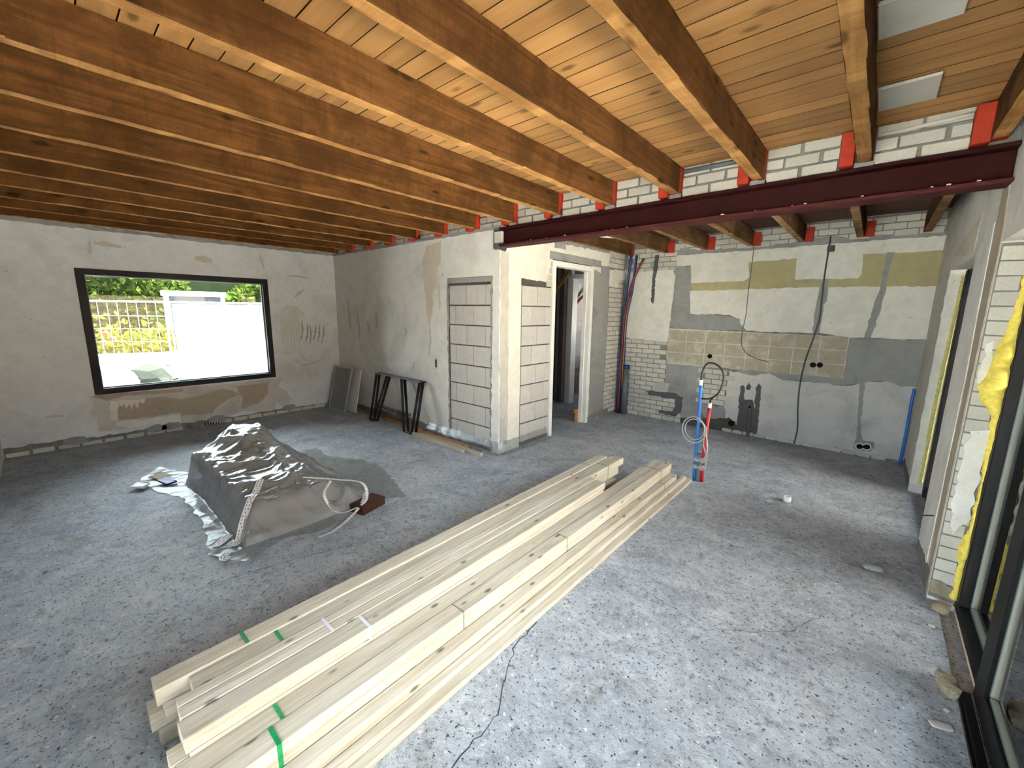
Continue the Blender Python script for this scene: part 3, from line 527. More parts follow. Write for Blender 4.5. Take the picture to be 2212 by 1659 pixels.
patch('mortar_band', [(XW, 2.655), (XD, 2.655), (XD, 2.692), (XW, 2.692)], 'y', YP + 0.02, -1, 0.024, 'cement', wp, 0.003)
patch('damp_patch', POLY['P_band'], 'y', YP, -1, 0.0015, 'stain', wp, 0.012)
patch('corner_render', [(-3.44, 0.12), (-3.31, 0.1), (-3.31, 2.42), (-3.40, 2.42), (-3.42, 1.4)], 'y', YP, -1, 0.004, 'plaster_warm', wp, 0.006)
for a, b, c in (((-6.6, 1.75), (-6.55, 1.2), 0.03), ((-6.0, 1.7), (-6.0, 1.45), 0.05), ((-5.2, 1.5), (-5.22, 1.35), 0.03), ((-5.0, 1.0), (-5.1, 0.85), 0.02), ((-6.3, 1.55), (-6.2, 1.35), 0.03), ((-4.62, 1.5), (-4.66, 1.1), 0.02), ((-6.9, 1.9), (-6.85, 1.4), 0.03)):
    stroke(wp, 'y', YP, -1, [a, ((a[0] + b[0]) / 2 + 0.02, (a[1] + b[1]) / 2), b], c, 'graf_grey', 'trowel_mark')
for a, b, c in (((-4.42, 2.2), (-4.40, 1.75), 0.025), ((-4.36, 2.22), (-4.31, 2.19), 0.03)): stroke(wp, 'y', YP, -1, [a, ((a[0] + b[0]) / 2, (a[1] + b[1]) / 2), b], c, 'stain', 'brown_stain')
box('switch_plate', (-4.525, -4.475, 3.541, 3.546, 0.945, 1.10), 'gypsum', wp); box('switch_hole', (-4.515, -4.485, 3.538, 3.544, 0.965, 1.075), 'dark', wp, 0.004)
patch('skirting_dirt', [(XW, 0), (-4.25, 0), (-4.25, 0.10), (-5.2, 0.13), (-6.3, 0.09), (XW, 0.10)], 'y', YP, -1, 0.003, 'mortar', wp, 0.02)

# doorway wall
wd_ = structure(boxes('wall_doorway', [(-3.41, XD, 3.655, 3.935, 0, 2.66), (-3.41, -3.325, 3.935, 4.563, 0, 2.10), (-3.41, XD, 3.935, 4.563, 2.10, 2.66), (-3.41, XD, 4.563, 5.615, 2.415, 2.66), (-3.41, XD, 5.615, 6.63, 0, 2.66), (-3.41, XD, 3.655, 6.63, 2.66, 2.90)], 'plaster_k'), 'short white plastered wall with the white door frame', 'wall')
patch('mortar_bed', [(3.935, 0), (4.563, 0), (4.563, 2.10), (3.935, 2.10)], 'x', -3.325, 1, 0.003, 'mortar_dark', wd_, 0)
blockwork(wd_, 'x', XD - 0.004, 1, ZB, [[3.955, 4.16, 4.50, 4.56], [3.955, 4.27, 4.56], [3.955, 4.165, 4.44, 4.56], [3.955, 4.265, 4.56]], 0.012)
patch('raw_corner_strip', [(3.56, 0.1), (3.70, 0.1), (3.705, 1.0), (3.695, 1.8), (3.70, 2.42), (3.56, 2.42)], 'x', XD, 1, 0.004, 'cement_light', wd_, 0.006)
patch('broken_mortar', [(3.93, 2.06), (4.43, 2.07), (4.44, 2.12), (3.93, 2.14)], 'x', XD, 1, 0.004, 'mortar_dark', wd_, 0.006)
for i, z in enumerate((2.07, 2.15, 2.24, 2.32)): brick(wd_, 'x', XD, 1, 4.44 + 0.03 * i, 4.56, z, z + 0.072, 0.004)
patch('raw_render', POLY['D_grey_pier'], 'x', XD, 1, 0.006, 'cement', wd_, 0.008)
patch('raw_render', POLY['D_grey_top'], 'x', XD, 1, 0.004, 'cement', wd_, 0.010)
box('lintel', (-3.33, -3.298, 4.50, 5.82, 2.425, 2.525), 'cement', wd_, 0.005)
patch('lintel_gap', [(4.57, 2.405), (5.60, 2.405), (5.55, 2.43), (4.57, 2.44)], 'x', XD, 1, 0.004, 'dark', wd_, 0.004)
patch('plaster_flake', POLY['D_white_top'], 'x', XD, 1, 0.010, 'plaster_k', wd_, 0.008)
patch('mortar_bed', [(6.07, 0.0), (6.63, 0.0), (6.63, 2.68), (6.07, 2.68)], 'x', XD, 1, 0.003, 'mortar', wd_, 0)
brickwork(wd_, 'x', XD, 1, [(6.12, 0.10), (6.62, 0.0), (6.62, 2.30), (6.12, 2.28)], L=0.215, Hc=0.0778, proud=0.012, z00=0.04, u00=6.10, clip=(6.13, 6.61))
brickwork(wd_, 'x', XD, 1, [(6.08, 2.45), (6.62, 2.42), (6.62, 2.68), (6.08, 2.68)], L=0.215, Hc=0.0778, proud=0.012, z00=0.04, u00=6.10, clip=(6.09, 6.61))
patch('plaster_flake', POLY['D_white_mid'], 'x', XD, 1, 0.018, 'plaster_k', wd_, 0.006)
patch('skirting_dirt', [(5.64, 0), (6.1, 0), (6.1, 0.14), (5.64, 0.08)], 'x', XD, 1, 0.008, 'mortar', wd_, 0.01)

dr = bpy.data.objects.new('door_1', None); put(dr); dr.location = (XD, 5.09, 0); structure(dr, 'white painted door frame without a door leaf', 'door frame')
def dbox(name, b, mat, par, off, bevel=0.003):
    o = box(name, b, mat, par, bevel, local=False); o.location = (-off[0], -off[1], -off[2]); return o
for n, b in (('jamb', (-3.42, -3.29, 4.565, 4.632, 0.0, 2.415)), ('jamb', (-3.42, -3.29, 5.545, 5.612, 0.0, 2.415)), ('head', (-3.42, -3.29, 4.632, 5.545, 2.345, 2.415)), ('stop', (-3.42, -3.36, 5.525, 5.545, 0.0, 2.345)), ('stop', (-3.42, -3.36, 4.632, 4.645, 0.0, 2.345))): dbox(n, b, 'white_paint', dr, (XD, 5.09, 0))
for b in ((-3.445, -3.422, 5.47, 5.54, 0.0, 0.16), (-3.445, -3.422, 5.43, 5.54, 0.16, 0.22)): dbox('fixing_block', b, 'batten_brown', dr, (XD, 5.09, 0))

# hall behind the door
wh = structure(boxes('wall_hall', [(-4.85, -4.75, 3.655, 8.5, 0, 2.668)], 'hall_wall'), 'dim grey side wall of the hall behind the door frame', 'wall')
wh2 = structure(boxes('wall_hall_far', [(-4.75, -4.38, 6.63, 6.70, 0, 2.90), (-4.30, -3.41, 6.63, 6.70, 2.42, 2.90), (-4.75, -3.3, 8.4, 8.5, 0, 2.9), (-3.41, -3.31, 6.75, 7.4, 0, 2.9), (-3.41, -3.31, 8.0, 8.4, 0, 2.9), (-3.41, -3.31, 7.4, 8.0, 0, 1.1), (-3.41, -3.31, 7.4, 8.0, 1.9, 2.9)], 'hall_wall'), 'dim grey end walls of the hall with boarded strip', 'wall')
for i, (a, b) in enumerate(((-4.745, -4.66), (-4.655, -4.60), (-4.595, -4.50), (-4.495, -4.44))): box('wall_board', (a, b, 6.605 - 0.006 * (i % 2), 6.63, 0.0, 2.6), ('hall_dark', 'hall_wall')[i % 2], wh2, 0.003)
for i in range(9):
    for k in range(2):
        y0 = 6.75 + k * 0.62 - (i % 2) * 0.3
        box('block', (-4.752, -4.742, max(y0, 6.72), y0 + 0.60, 0.26 * i + 0.005, 0.26 * i + 0.252), 'block', wh, 0.003)
d4 = bpy.data.objects.new('door_2', None); put(d4); d4.location = (-4.0, 6.6, 0); structure(d4, 'second white door frame deeper in the hall', 'door frame')
for b in ((-4.385, -4.27, 6.55, 6.72, 0.0, 2.42), (-4.27, -3.55, 6.55, 6.72, 2.34, 2.42), (-3.62, -3.55, 6.55, 6.72, 0, 2.34)): dbox('jamb' if b[5] - b[4] > 1 else 'head', b, 'white_paint', d4, (-4.0, 6.6, 0))
sb = tube('diagonal_brace', [(-4.745, 6.40, 1.86), (-4.14, 6.40, 2.63)], 0.04, 'batten_brown', None, 4, loc=(-4.745, 6.40, 1.86)); tag(sb, 'orange-brown diagonal timber brace inside the hall', 'brace')
sb = tube('diagonal_rail', [(-4.73, 7.3, 1.86), (-4.60, 7.7, 2.2), (-4.35, 8.39, 2.6)], 0.035, 'redpipe_dark', None, 4, loc=(-4.73, 7.3, 1.86)); tag(sb, 'dark red sloping rail beyond the second door frame', 'rail')

# kitchen wall
K_IN = [(-2.64, 0.36), (-2.43, 0.36), (-2.40, 0.62), (-2.52, 0.64), (-2.66, 0.60)]
wk = structure(boxes('wall_kitchen', [(-3.41, 0.62, YK, 6.75, 0, 2.90)], 'mortar'), 'kitchen end wall patched with plaster, cement and old tile beds', 'wall')
KP = lambda k, mat, th, nm, amp=0.008, step=0.05: patch(nm, POLY[k], 'y', YK, -1, th, mat, wk, amp, step)
brickwork(wk, 'y', YK, -1, POLY['K_brick_low'], L=0.205, Hc=0.077, j=0.010, proud=0.009, u00=-3.3, clip=(-3.29, 0.4))
brickwork(wk, 'y', YK, -1, POLY['K_brick_top'], L=0.205, Hc=0.077, j=0.010, proud=0.009, u00=-3.25, clip=(-3.29, 0.4))
brickwork(wk, 'y', YK, -1, POLY['K_brick_patch'], L=0.205, Hc=0.077, j=0.010, proud=0.020, u00=-3.3, clip=(-3.29, 0.4))
patch('mortar_bed', POLY['K_brick_patch'], 'y', YK, -1, 0.0135, 'mortar', wk, 0.006)
brickwork(wk, 'y', YK, -1, [(-2.45, 2.66), (0.44, 2.66), (0.44, 2.89), (-2.45, 2.89)], L=0.205, Hc=0.077, j=0.010, proud=0.009, z00=0.03, u00=-3.25, clip=(-3.29, 0.44))
for i in range(14):
    a = -1.55 + i * 0.14 * 1.02
    if a < 0.30: brick(wk, 'y', YK, -1, a, a + 0.125 + 0.0, 0.004, 0.045 + random.uniform(0, .012), 0.026)
KP('K_grey_band_top', 'cement', 0.011, 'raw_render', 0.010)
KP('K_white_top', 'plaster_k', 0.015, 'plaster_patch', 0.004); KP('K_white_block_a', 'plaster_k', 0.014, 'plaster_patch', 0.003); KP('K_white_block_b', 'plaster_k', 0.0145, 'plaster_patch', 0.003)
KP('K_olive', 'olive', 0.0125, 'olive_paint_patch', 0.003); KP('K_grey_left', 'cement', 0.010, 'cement_patch', 0.005)
KP('K_white_mid_a', 'plaster_k', 0.0135, 'plaster_patch', 0.006); KP('K_white_mid_b', 'plaster_k', 0.013, 'plaster_patch', 0.005); KP('K_white_mid_c', 'plaster_k', 0.0128, 'plaster_patch', 0.005); KP('K_white_mid_d', 'plaster_k', 0.0132, 'plaster_patch', 0.005)
KP('K_chase_a', 'cement', 0.017, 'filled_chase', 0.008); KP('K_chase_b', 'cement', 0.017, 'filled_chase', 0.006)
KP('K_grey_right', 'cement', 0.0115, 'cement_patch', 0.008); KP('K_white_panel_left', 'plaster_k', 0.014, 'plaster_patch', 0.005)
KP('K_grey_mid', 'cement', 0.0105, 'cement_patch', 0.008); KP('K_lower_white', 'plaster_low', 0.012, 'plaster_patch', 0.010); KP('K_grey_under_tiles', 'cement', 0.0135, 'cement_patch', 0.010)
patch('tile_grout', [(-2.475, 0.945), (-0.228, 0.958), (-0.228, 1.485), (-2.475, 1.505)], 'y', YK, -1, 0.0118, 'grout_line', wk, 0.003)
nc, nr = 8, 3
for i in range(nc):
    for j in range(nr):
        a = -2.47 + i * (2.24 / nc); z = 0.955 + j * 0.178
        patch('tile_bed', [(a + 0.005, z + 0.004), (a + 0.275, z + 0.004), (a + 0.275, z + 0.172), (a + 0.005, z + 0.172)], 'y', YK, -1, 0.0148 + random.uniform(0, .001), 'tile_bed', wk, 0.002)
patch('cement_patch', K_IN, 'y', YK, -1, 0.0125, 'cement_light', wk, 0.008, 0.03)
KP('K_chase_c', 'cement_dark', 0.016, 'dark_chase', 0.008, 0.03); KP('K_chase_left', 'cement_dark', 0.018, 'dark_chase', 0.006, 0.03)
KP('K_plumb_a', 'cement_dark', 0.0155, 'dark_chase', 0.006, 0.03); KP('K_plumb_b', 'cement_dark', 0.0165, 'dark_chase', 0.004, 0.03); KP('K_plumb_low', 'mortar_dark', 0.0158, 'dark_chase', 0.014, 0.03); KP('K_chase_d', 'cement', 0.0155, 'filled_chase', 0.008, 0.03)
def disc(name, x, z, r, mat, depth=0.012, proud=0.018, n=14):
    vs = [(x + r * math.cos(2 * math.pi * i / n), YK - proud, z + r * math.sin(2 * math.pi * i / n)) for i in range(n)] + [(x + r * math.cos(2 * math.pi * i / n), YK - proud + depth, z + r * math.sin(2 * math.pi * i / n)) for i in range(n)]
    return mesh(name, vs, [tuple(range(n))] + [(i, (i + 1) % n, n + (i + 1) % n, n + i)[::-1] for i in range(n)], mat, wk)
for p in POLY['K_socket_a'] + POLY['K_socket_b']: disc('socket_box', p[0], p[1], 0.034, 'dark')
disc('drain_hole', POLY['K_hole_low'][0][0], POLY['K_hole_low'][0][1], 0.045, 'dark')
for p in POLY['K_socket_c']:
    disc('socket_ring', p[0], p[1], 0.043, 'white_paint', proud=0.020); disc('socket_box', p[0], p[1], 0.033, 'dark', proud=0.022)
p = POLY['K_box'][0]; box('junction_box', (p[0] - 0.035, p[0] + 0.04, YK - 0.045, YK - 0.01, p[1] - 0.035, p[1] + 0.04), 'cement_dark', wk, 0.006)
sp = [(p[0], YK - 0.035, max(p[1], 0.01)) for p in POLY['K_pipe_stub']]; tube('drain_pipe', sp, 0.022, 'cement_dark', wk)
disc('drain_elbow', sp[0][0], sp[0][2], 0.034, 'cement_dark', 0.03, 0.06); disc('drain_mouth', sp[0][0], sp[0][2], 0.018, 'dark', 0.01, 0.064)

# right wall with its two openings
wr = structure(boxes('wall_right', [(XR, 0.57, 5.62, YK, 0, 2.90), (XR, 0.57, 4.26, 5.62, 2.17, 2.90), (XR, 0.57, 3.48, 4.26, 0, 2.90), (XR, 0.57, -0.7, 3.48, 2.15, 2.90), (XR, 0.57, -0.7, -0.36, 0, 2.15),
    (0.67, 0.80, 5.70, 6.75, -0.12, 2.90), (0.67, 0.80, 4.18, 5.70, 2.20, 2.90), (0.67, 0.80, 3.43, 4.18, -0.12, 2.90), (0.67, 0.80, -0.7, 3.43, 2.11, 2.90), (0.67, 0.80, -0.7, -0.32, -0.12, 2.11)], 'plaster_r'), 'pale rough right-hand wall with patio door and kitchen opening', 'wall')
patch('smooth_render', [(3.72, 0.08), (4.255, 0.06), (4.255, 2.16), (3.80, 2.30), (3.70, 1.4)], 'x', XR, -1, 0.004, 'plaster_warm', wr, 0.004)
patch('broken_edge', [(3.485, 0.1), (3.60, 0.2), (3.66, 0.8), (3.62, 1.3), (3.70, 1.9), (3.74, 2.5), (3.62, 2.6), (3.485, 2.2)], 'x', XR, -1, 0.006, 'tan', wr, 0.012, 0.03)
patch('bare_patch', [(5.63, 2.28), (4.4, 2.2), (4.35, 2.45), (5.2, 2.36)], 'x', XR, -1, 0.003, 'stain', wr, 0.015)
patch('skirting_dirt', [(3.49, 0), (4.25, 0), (4.25, 0.06), (3.9, 0.11), (3.49, 0.16)], 'x', XR, -1, 0.008, 'mortar', wr, 0.014)
patch('skirting_dirt', [(5.63, 0), (6.6, 0), (6.6, 0.08), (5.63, 0.12)], 'x', XR, -1, 0.005, 'mortar', wr, 0.014)
patch('corner_strip', [(6.55, 0.1), (6.62, 0.1), (6.62, 2.6), (6.56, 2.6)], 'x', XR, -1, 0.004, 'tan', wr, 0.008)
for b in ((.58, .84, -.36, 3.47, -.12, -.03), (.58, .84, 4.18, 5.70, -.12, -.03)): boxes('door_sill', [b], 'paving', wr)
# brick reveal facing the camera
patch('mortar_bed', [(XR + 0.002, 0.02), (0.568, 0.02), (0.568, 2.14), (XR + 0.002, 2.14)], 'y', 3.48, -1, 0.002, 'mortar', wr, 0)
for i in range(26):
    z = 0.05 + i * 0.08
    if z > 2.06: break
    brick(wr, 'y', 3.48, -1, 0.462, 0.560 - (i % 3) * 0.006, z, z + 0.073, 0.010)
patch('render_patch', [(0.475, 0.62), (0.50, 0.45), (0.55, 0.55), (0.562, 0.8), (0.56, 1.12), (0.485, 1.10), (0.475, 0.85)], 'y', 3.48, -1, 0.020, 'plaster_k', wr, 0.006, 0.03)
patch('render_patch', [(0.47, 1.38), (0.52, 1.36), (0.50, 1.62), (0.475, 1.60)], 'y', 3.48, -1, 0.018, 'plaster_k', wr, 0.006, 0.03)
patch('render_patch', [(0.458, 0.06), (0.57, 0.03), (0.57, 0.12), (0.458, 0.14)], 'y', 3.48, -1, 0.016, 'stone', wr, 0.006, 0.03)
def foam(name, prof, y, mat, parent, lip=0.02):
    """lumpy expanded foam against a frame: prof = (z, left x, right x, bulge)"""
    zs = np.arange(prof[0][0], prof[-1][0], 0.018); pz = [p[0] for p in prof]; vs, fs, n = [], [], 7
    for z in zs:
        a, b, d = (np.interp(z, pz, [p[k] for p in prof]) for k in (1, 2, 3))
        a += rng.normal(0, 0.003); lump = 1 + 0.25 * math.sin(z * 37) + rng.normal(0, 0.12)
        for j in range(n):
            t = j / (n - 1); vs.append((a + (b - a) * t, y - d * lump * math.sin(math.pi * t) ** 0.6 - rng.uniform(0, 0.003), z + rng.normal(0, 0.003)))
    for i in range(len(zs) - 1):
        for j in range(n - 1): fs.append((i * n + j, i * n + j + 1, (i + 1) * n + j + 1, (i + 1) * n + j))
    return mesh(name, vs, fs, mat, parent, None, True)
foam('insulation_foam', [(0.05, 0.545, 0.585, 0.02), (0.28, 0.55, 0.585, 0.02), (0.36, 0.535, 0.59, 0.05), (0.42, 0.54, 0.59, 0.05), (0.5, 0.562, 0.585, 0.02), (0.85, 0.565, 0.59, 0.02), (1.0, 0.55, 0.595, 0.035), (1.2, 0.555, 0.595, 0.03), (1.27, 0.50, 0.595, 0.05), (1.36, 0.478, 0.60, 0.075), (1.45, 0.50, 0.60, 0.07), (1.62, 0.525, 0.595, 0.05), (1.74, 0.545, 0.59, 0.03), (1.85, 0.552, 0.585, 0.02), (2.13, 0.555, 0.585, 0.02)], 3.475, 'foam', wr)
foam('insulation_foam', [(0.1, 0.515, 0.545, 0.012), (1.0, 0.512, 0.545, 0.015), (2.13, 0.535, 0.56, 0.012)], 5.61, 'foam_pale', wr)
patch('jamb_render', [(XR, 0.08), (0.512, 0.08), (0.515, 1.0), (0.532, 2.14), (XR, 2.17)], 'y', 5.62, -1, 0.008, 'plaster_k', wr, 0.004)

# sliding patio door and kitchen door
d2 = bpy.data.objects.new('door_3', None); put(d2); d2.location = (0.61, 1.55, 0); structure(d2, 'black framed sliding glass patio door', 'patio door')
O3 = (0.61, 1.55, 0)
for n, b in (('outer_frame', (0.575, 0.665, -0.355, 3.475, 0.0, 0.055)), ('outer_frame', (0.575, 0.665, -0.355, 3.475, 2.09, 2.148)), ('outer_frame', (0.575, 0.665, 3.395, 3.475, 0.055, 2.09)), ('outer_frame', (0.575, 0.665, -0.355, -0.28, 0.055, 2.09)), ('mullion', (0.612, 0.665, 2.52, 2.60, 0.055, 2.09)),
    ('sliding_stile', (0.553, 0.606, 2.50, 2.655, 0.02, 2.12)), ('sliding_stile', (0.553, 0.606, -0.30, -0.20, 0.02, 2.12)), ('bottom_rail', (0.553, 0.606, -0.20, 2.50, 0.02, 0.13)), ('top_rail', (0.553, 0.606, -0.20, 2.50, 2.02, 2.12)), ('floor_track', (0.515, 0.552, -0.355, 2.66, -0.034, 0.012))): dbox(n, b, 'black', d2, O3, 0.004)
dbox('pane', (0.635, 0.641, 2.60, 3.395, 0.055, 2.09), 'glass', d2, O3, 0); dbox('pane', (0.577, 0.583, -0.20, 2.50, 0.13, 2.02), 'glass', d2, O3, 0)
for b in ((0.622, 0.655, 3.378, 3.395, 0.075, 2.09), (0.622, 0.655, 2.60, 3.378, 0.055, 0.075), (0.566, 0.594, 2.485, 2.50, 0.145, 2.02), (0.566, 0.594, -0.20, 2.485, 0.13, 0.145)): dbox('glazing_bead', b, 'bead', d2, O3, 0.002)
d5 = bpy.data.objects.new('door_4', None); put(d5); d5.location = (0.61, 4.94, 0); structure(d5, 'black framed glass door in the kitchen opening', 'glass door'); O5 = (0.61, 4.94, 0)
for n, b in (('outer_frame', (0.565, 0.665, 4.265, 4.34, 0.0, 2.165)), ('outer_frame', (0.553, 0.665, 5.50, 5.605, 0.0, 2.165)), ('outer_frame', (0.565, 0.665, 4.34, 5.50, 0.0, 0.07)), ('outer_frame', (0.565, 0.665, 4.34, 5.50, 2.09, 2.165))): dbox(n, b, 'black', d5, O5, 0.004)
dbox('pane', (0.612, 0.618, 4.34, 5.50, 0.07, 2.09), 'glass', d5, O5, 0)

# wall behind the camera
wb = structure(boxes('wall_behind', [(-7.62, -1.65, -0.7, YB, -0.12, 2.90), (0.25, 0.80, -0.7, YB, -0.12, 2.90), (-1.65, 0.25, -0.7, YB, 2.15, 2.90)], 'plaster'), 'white plastered wall closing the near end of the room', 'wall')
d6 = bpy.data.objects.new('added_light_door', None); put(d6); d6.location = (-0.85, -0.62, 0); structure(d6, 'unseen black framed glass doors added behind the photographer for light', 'glass door'); O6 = (-0.85, -0.62, 0)  # unseen doors and opening, added to let light in from behind the camera
for n, b in (('outer_frame', (-1.645, -1.57, -.66, -.58, 0, 2.145)), ('outer_frame', (0.17, 0.245, -.66, -.58, 0, 2.145)), ('outer_frame', (-1.57, 0.17, -.66, -.58, 0, .06)), ('outer_frame', (-1.57, 0.17, -.66, -.58, 2.08, 2.145)), ('mullion', (-.74, -.66, -.66, -.58, .06, 2.08))): dbox(n, b, 'black', d6, O6, .004)
for a, b in ((-1.57, -.74), (-.66, .17)): dbox('pane', (a, b, -.623, -.617, .06, 2.08), 'glass', d6, O6, 0)

# ceilings
ce = structure(boxes('ceiling', [(-7.62, 0.80, -0.7, 3.70, 2.915, 2.96)], 'plank_gap'), 'board ceiling of narrow pine planks above the joists', 'ceiling')
PMS = [beam_mesh('ceiling_plank', 7.80, 0.1130, 0.018, 'x', 'plank', 4, 0.0004, 0.0008, 'plank_gap', True) for _ in range(2)]
for i in range(-15, 20):
    y0 = 1.298 + i * 0.1175
    if y0 > 3.54: break
    o = bpy.data.objects.new('plank', random.choice(PMS)); o.location = (-3.42, y0 + 0.05875, 2.8955 + random.uniform(-.0008, .0008)); put(o, ce)
ck = structure(boxes('ceiling_kitchen', [(-4.85, 0.80, 3.70, 8.6, 2.915, 2.96)], 'lath'), 'dark reed-lath ceiling over the kitchen', 'ceiling')
lm = boxes('reed_lath', [(-3.4, 0.455, 3.68 + k * 0.034, 3.68 + k * 0.034 + 0.022, 2.895, 2.915) for k in range(86)], 'lath', ck); lm['kind'] = 'stuff'
rf = structure(boxes('sky_block', [(-7.9, 1.0, -1.0, 8.8, 2.965, 3.05)], 'sky_block'), 'unseen slab added over the house to block sky and sun', 'sky_block')  # unseen slab, added to keep sky and sun out of the rooms
wa = structure(boxes('wall_above_beam', [(XW, XR, 3.572, 3.655, 2.66, 2.915)], 'mortar'), 'brick infill above the steel beam between joists', 'wall')
JX = [-0.1474 - 0.5842 * i for i in range(13)]          # right edges of the main joists
KX = [0.350 - 0.5842 * i for i in range(13)]            # right edges of the rear joists
occ = sorted([(x - 0.075, x + 0.005) for x in JX] + [(x - 0.078, x + 0.008) for x in KX] + [(0.335, 0.44)])
lo = XW
gaps = []
for a, b in occ:
    if a > lo + 0.02: gaps.append((lo, a))
    lo = max(lo, b)
for a, b in gaps:
    for r in range(3):
        z = 2.665 + r * 0.077; x = a + 0.004 - (0.1 if r % 2 else 0.0)
        while x < b:
            u0, u1 = max(x, a + 0.004), min(x + 0.195 + random.uniform(-.008, .004), b - 0.004)
            if u1 - u0 > 0.03: brick(wa, 'y', 3.572, -1, u0, u1, z + 0.006 + random.uniform(0, .005), min(z + 0.070, 2.889), 0.018 + random.uniform(-.004, .004))
            x += 0.212
for x in JX[:6]: patch('mortar_pad', [(x - 0.085, 2.655), (x + 0.01, 2.655), (x + 0.012, 2.688), (x - 0.08, 2.69)], 'y', 3.572, -1, 0.055, 'cement', wa, 0.004, 0.03)
# ---------------------------------------------------------------- joists and beam
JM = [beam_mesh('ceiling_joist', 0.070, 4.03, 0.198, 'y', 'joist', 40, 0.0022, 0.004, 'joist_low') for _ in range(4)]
RE = box('red_end', (-0.0362, 0.0362, -0.037, 0.037, 0, 0.2), 'red', None, 0.003); REM = RE.data; bpy.data.objects.remove(RE)
def joist(name, me, xr, yc, ye, z, label, cat, group, endsign=1, w=0.07):
    o = bpy.data.objects.new(name, me); o.location = (xr - w / 2, yc, z); put(o); tag(o, label, cat, group)
    return o
for i, x in enumerate(JX):
    k = 12 - i
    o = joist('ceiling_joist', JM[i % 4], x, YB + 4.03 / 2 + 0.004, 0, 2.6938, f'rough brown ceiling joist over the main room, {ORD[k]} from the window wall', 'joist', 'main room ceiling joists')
    r = bpy.data.objects.new('red_end', REM); r.location = (0, 4.03 / 2 - 0.032, -0.001); put(r, o)
o = bpy.data.objects.new('ceiling_joist', JM[1]); o.location = (0.372, YB + 4.03 / 2 + 0.004, 2.6938); put(o); tag(o, 'rough brown ceiling joist running right beside the patio door wall', 'joist', 'main room ceiling joists')
r = bpy.data.objects.new('red_end', REM); r.location = (0, 4.03 / 2 - 0.032, -0.001); put(r, o)
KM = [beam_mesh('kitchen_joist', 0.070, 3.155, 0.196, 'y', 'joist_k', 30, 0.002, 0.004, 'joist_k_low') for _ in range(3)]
for i, x in enumerate(KX[1:] if False else KX):
    hall = x < -3.3
    if i == 0: x = 0.348; 
    if i == 0:
        lab = 'brown kitchen joist with red ends, hard against the right wall'
    elif hall: lab = f'brown joist over the hall with red end, {ORD[12 - i]} from the window wall'
    else: lab = f'brown kitchen joist with red-painted ends, {ORD[i]} from the right wall'
    if i == 0: x -= 0.012
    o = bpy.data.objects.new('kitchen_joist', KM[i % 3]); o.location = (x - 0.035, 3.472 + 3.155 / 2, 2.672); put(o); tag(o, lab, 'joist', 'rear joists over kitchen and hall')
    for e in (-1, 1):
        r = bpy.data.objects.new('red_end', REM); r.location = (0, e * (3.155 / 2 - 0.034), -0.001); r.scale = (1, 1, 0.99); put(r, o)
for x in KX[1:6]: box('red_block', (x + .004, x + .088, 6.565, 6.632, 2.668, 2.84), 'red', wk, .003)
# steel beam
sbm = bpy.data.objects.new('steel_beam', None); put(sbm); sbm.location = (-1.43, 3.58, 2.455); tag(sbm, 'dark maroon steel beam carrying the joist ends above the kitchen', 'beam')
def sbx(n, b, mat='steel', bevel=0.003):
    o = box(n, b, mat, sbm, bevel, local=False); o.location = (1.43, -3.58, -2.455); return o
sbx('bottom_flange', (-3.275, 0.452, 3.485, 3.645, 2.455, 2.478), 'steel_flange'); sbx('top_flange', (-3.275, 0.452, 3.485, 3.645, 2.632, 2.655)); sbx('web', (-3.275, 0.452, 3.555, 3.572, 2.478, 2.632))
for i in range(15):
    x = random.uniform(-2.9, .35); s = random.uniform(0.003, 0.011)
    sbx('mortar_crumb', (x, x + s * 2, 3.484, 3.492, 2.478, 2.478 + s * 0.8), 'gypsum', 0.001)
bp = box('bearing_block', (-3.36, -3.245, 3.50, 3.54, 2.50, 2.62), 'gypsum', None, 0.006); tag(bp, 'pale mortar block packing the end of the steel beam', 'block')
bpad = patch('bearing_mortar', [(-3.40, 2.44), (-3.22, 2.40), (-3.19, 2.452), (-3.27, 2.455), (-3.27, 2.655), (-3.40, 2.66)], 'y', YP, -1, 0.012, 'cement_dark', wp, 0.008, 0.03)
# plasterboard pieces on the ceiling
for k, (b, lab) in enumerate((((-0.142, 0.105, 2.19, 2.455, 2.874, 2.889), 'larger grey plasterboard piece fixed under the ceiling planks'), ((-0.142, 0.09, 2.955, 3.26, 2.874, 2.889), 'smaller grey plasterboard piece near the brickwork above the beam'))):
    o = box('plasterboard_piece', b, 'gypsum', None, 0.003); o.rotation_euler = (0.012, 0, 0); tag(o, lab, 'plasterboard', 'plasterboard pieces on the ceiling')
o = tube('service_pipe', [(-1.30, 3.535, 2.856), (-0.82, 3.535, 2.852)], 0.018, 'greypipe', None, 10, loc=(-1.30, 3.535, 2.856)); tag(o, 'dark horizontal pipe across the bricks above the beam', 'pipe')
o = tube('service_conduit', [(-0.12, 3.535, 2.835), (0.03, 3.535, 2.838), (0.26, 3.535, 2.848)], 0.011, 'gypsum', None, 8, loc=(-0.12, 3.535, 2.835)); tag(o, 'pale conduit across the bricks beside the patio door wall', 'conduit')
o = tube('light_tube', [(-2.82, 4.72, 2.70), (-2.655, 5.12, 2.705)], 0.016, 'white_paint', None, 8, loc=(-2.82, 4.72, 2.70)); tag(o, 'short white tube fixed under the kitchen joists', 'tube')

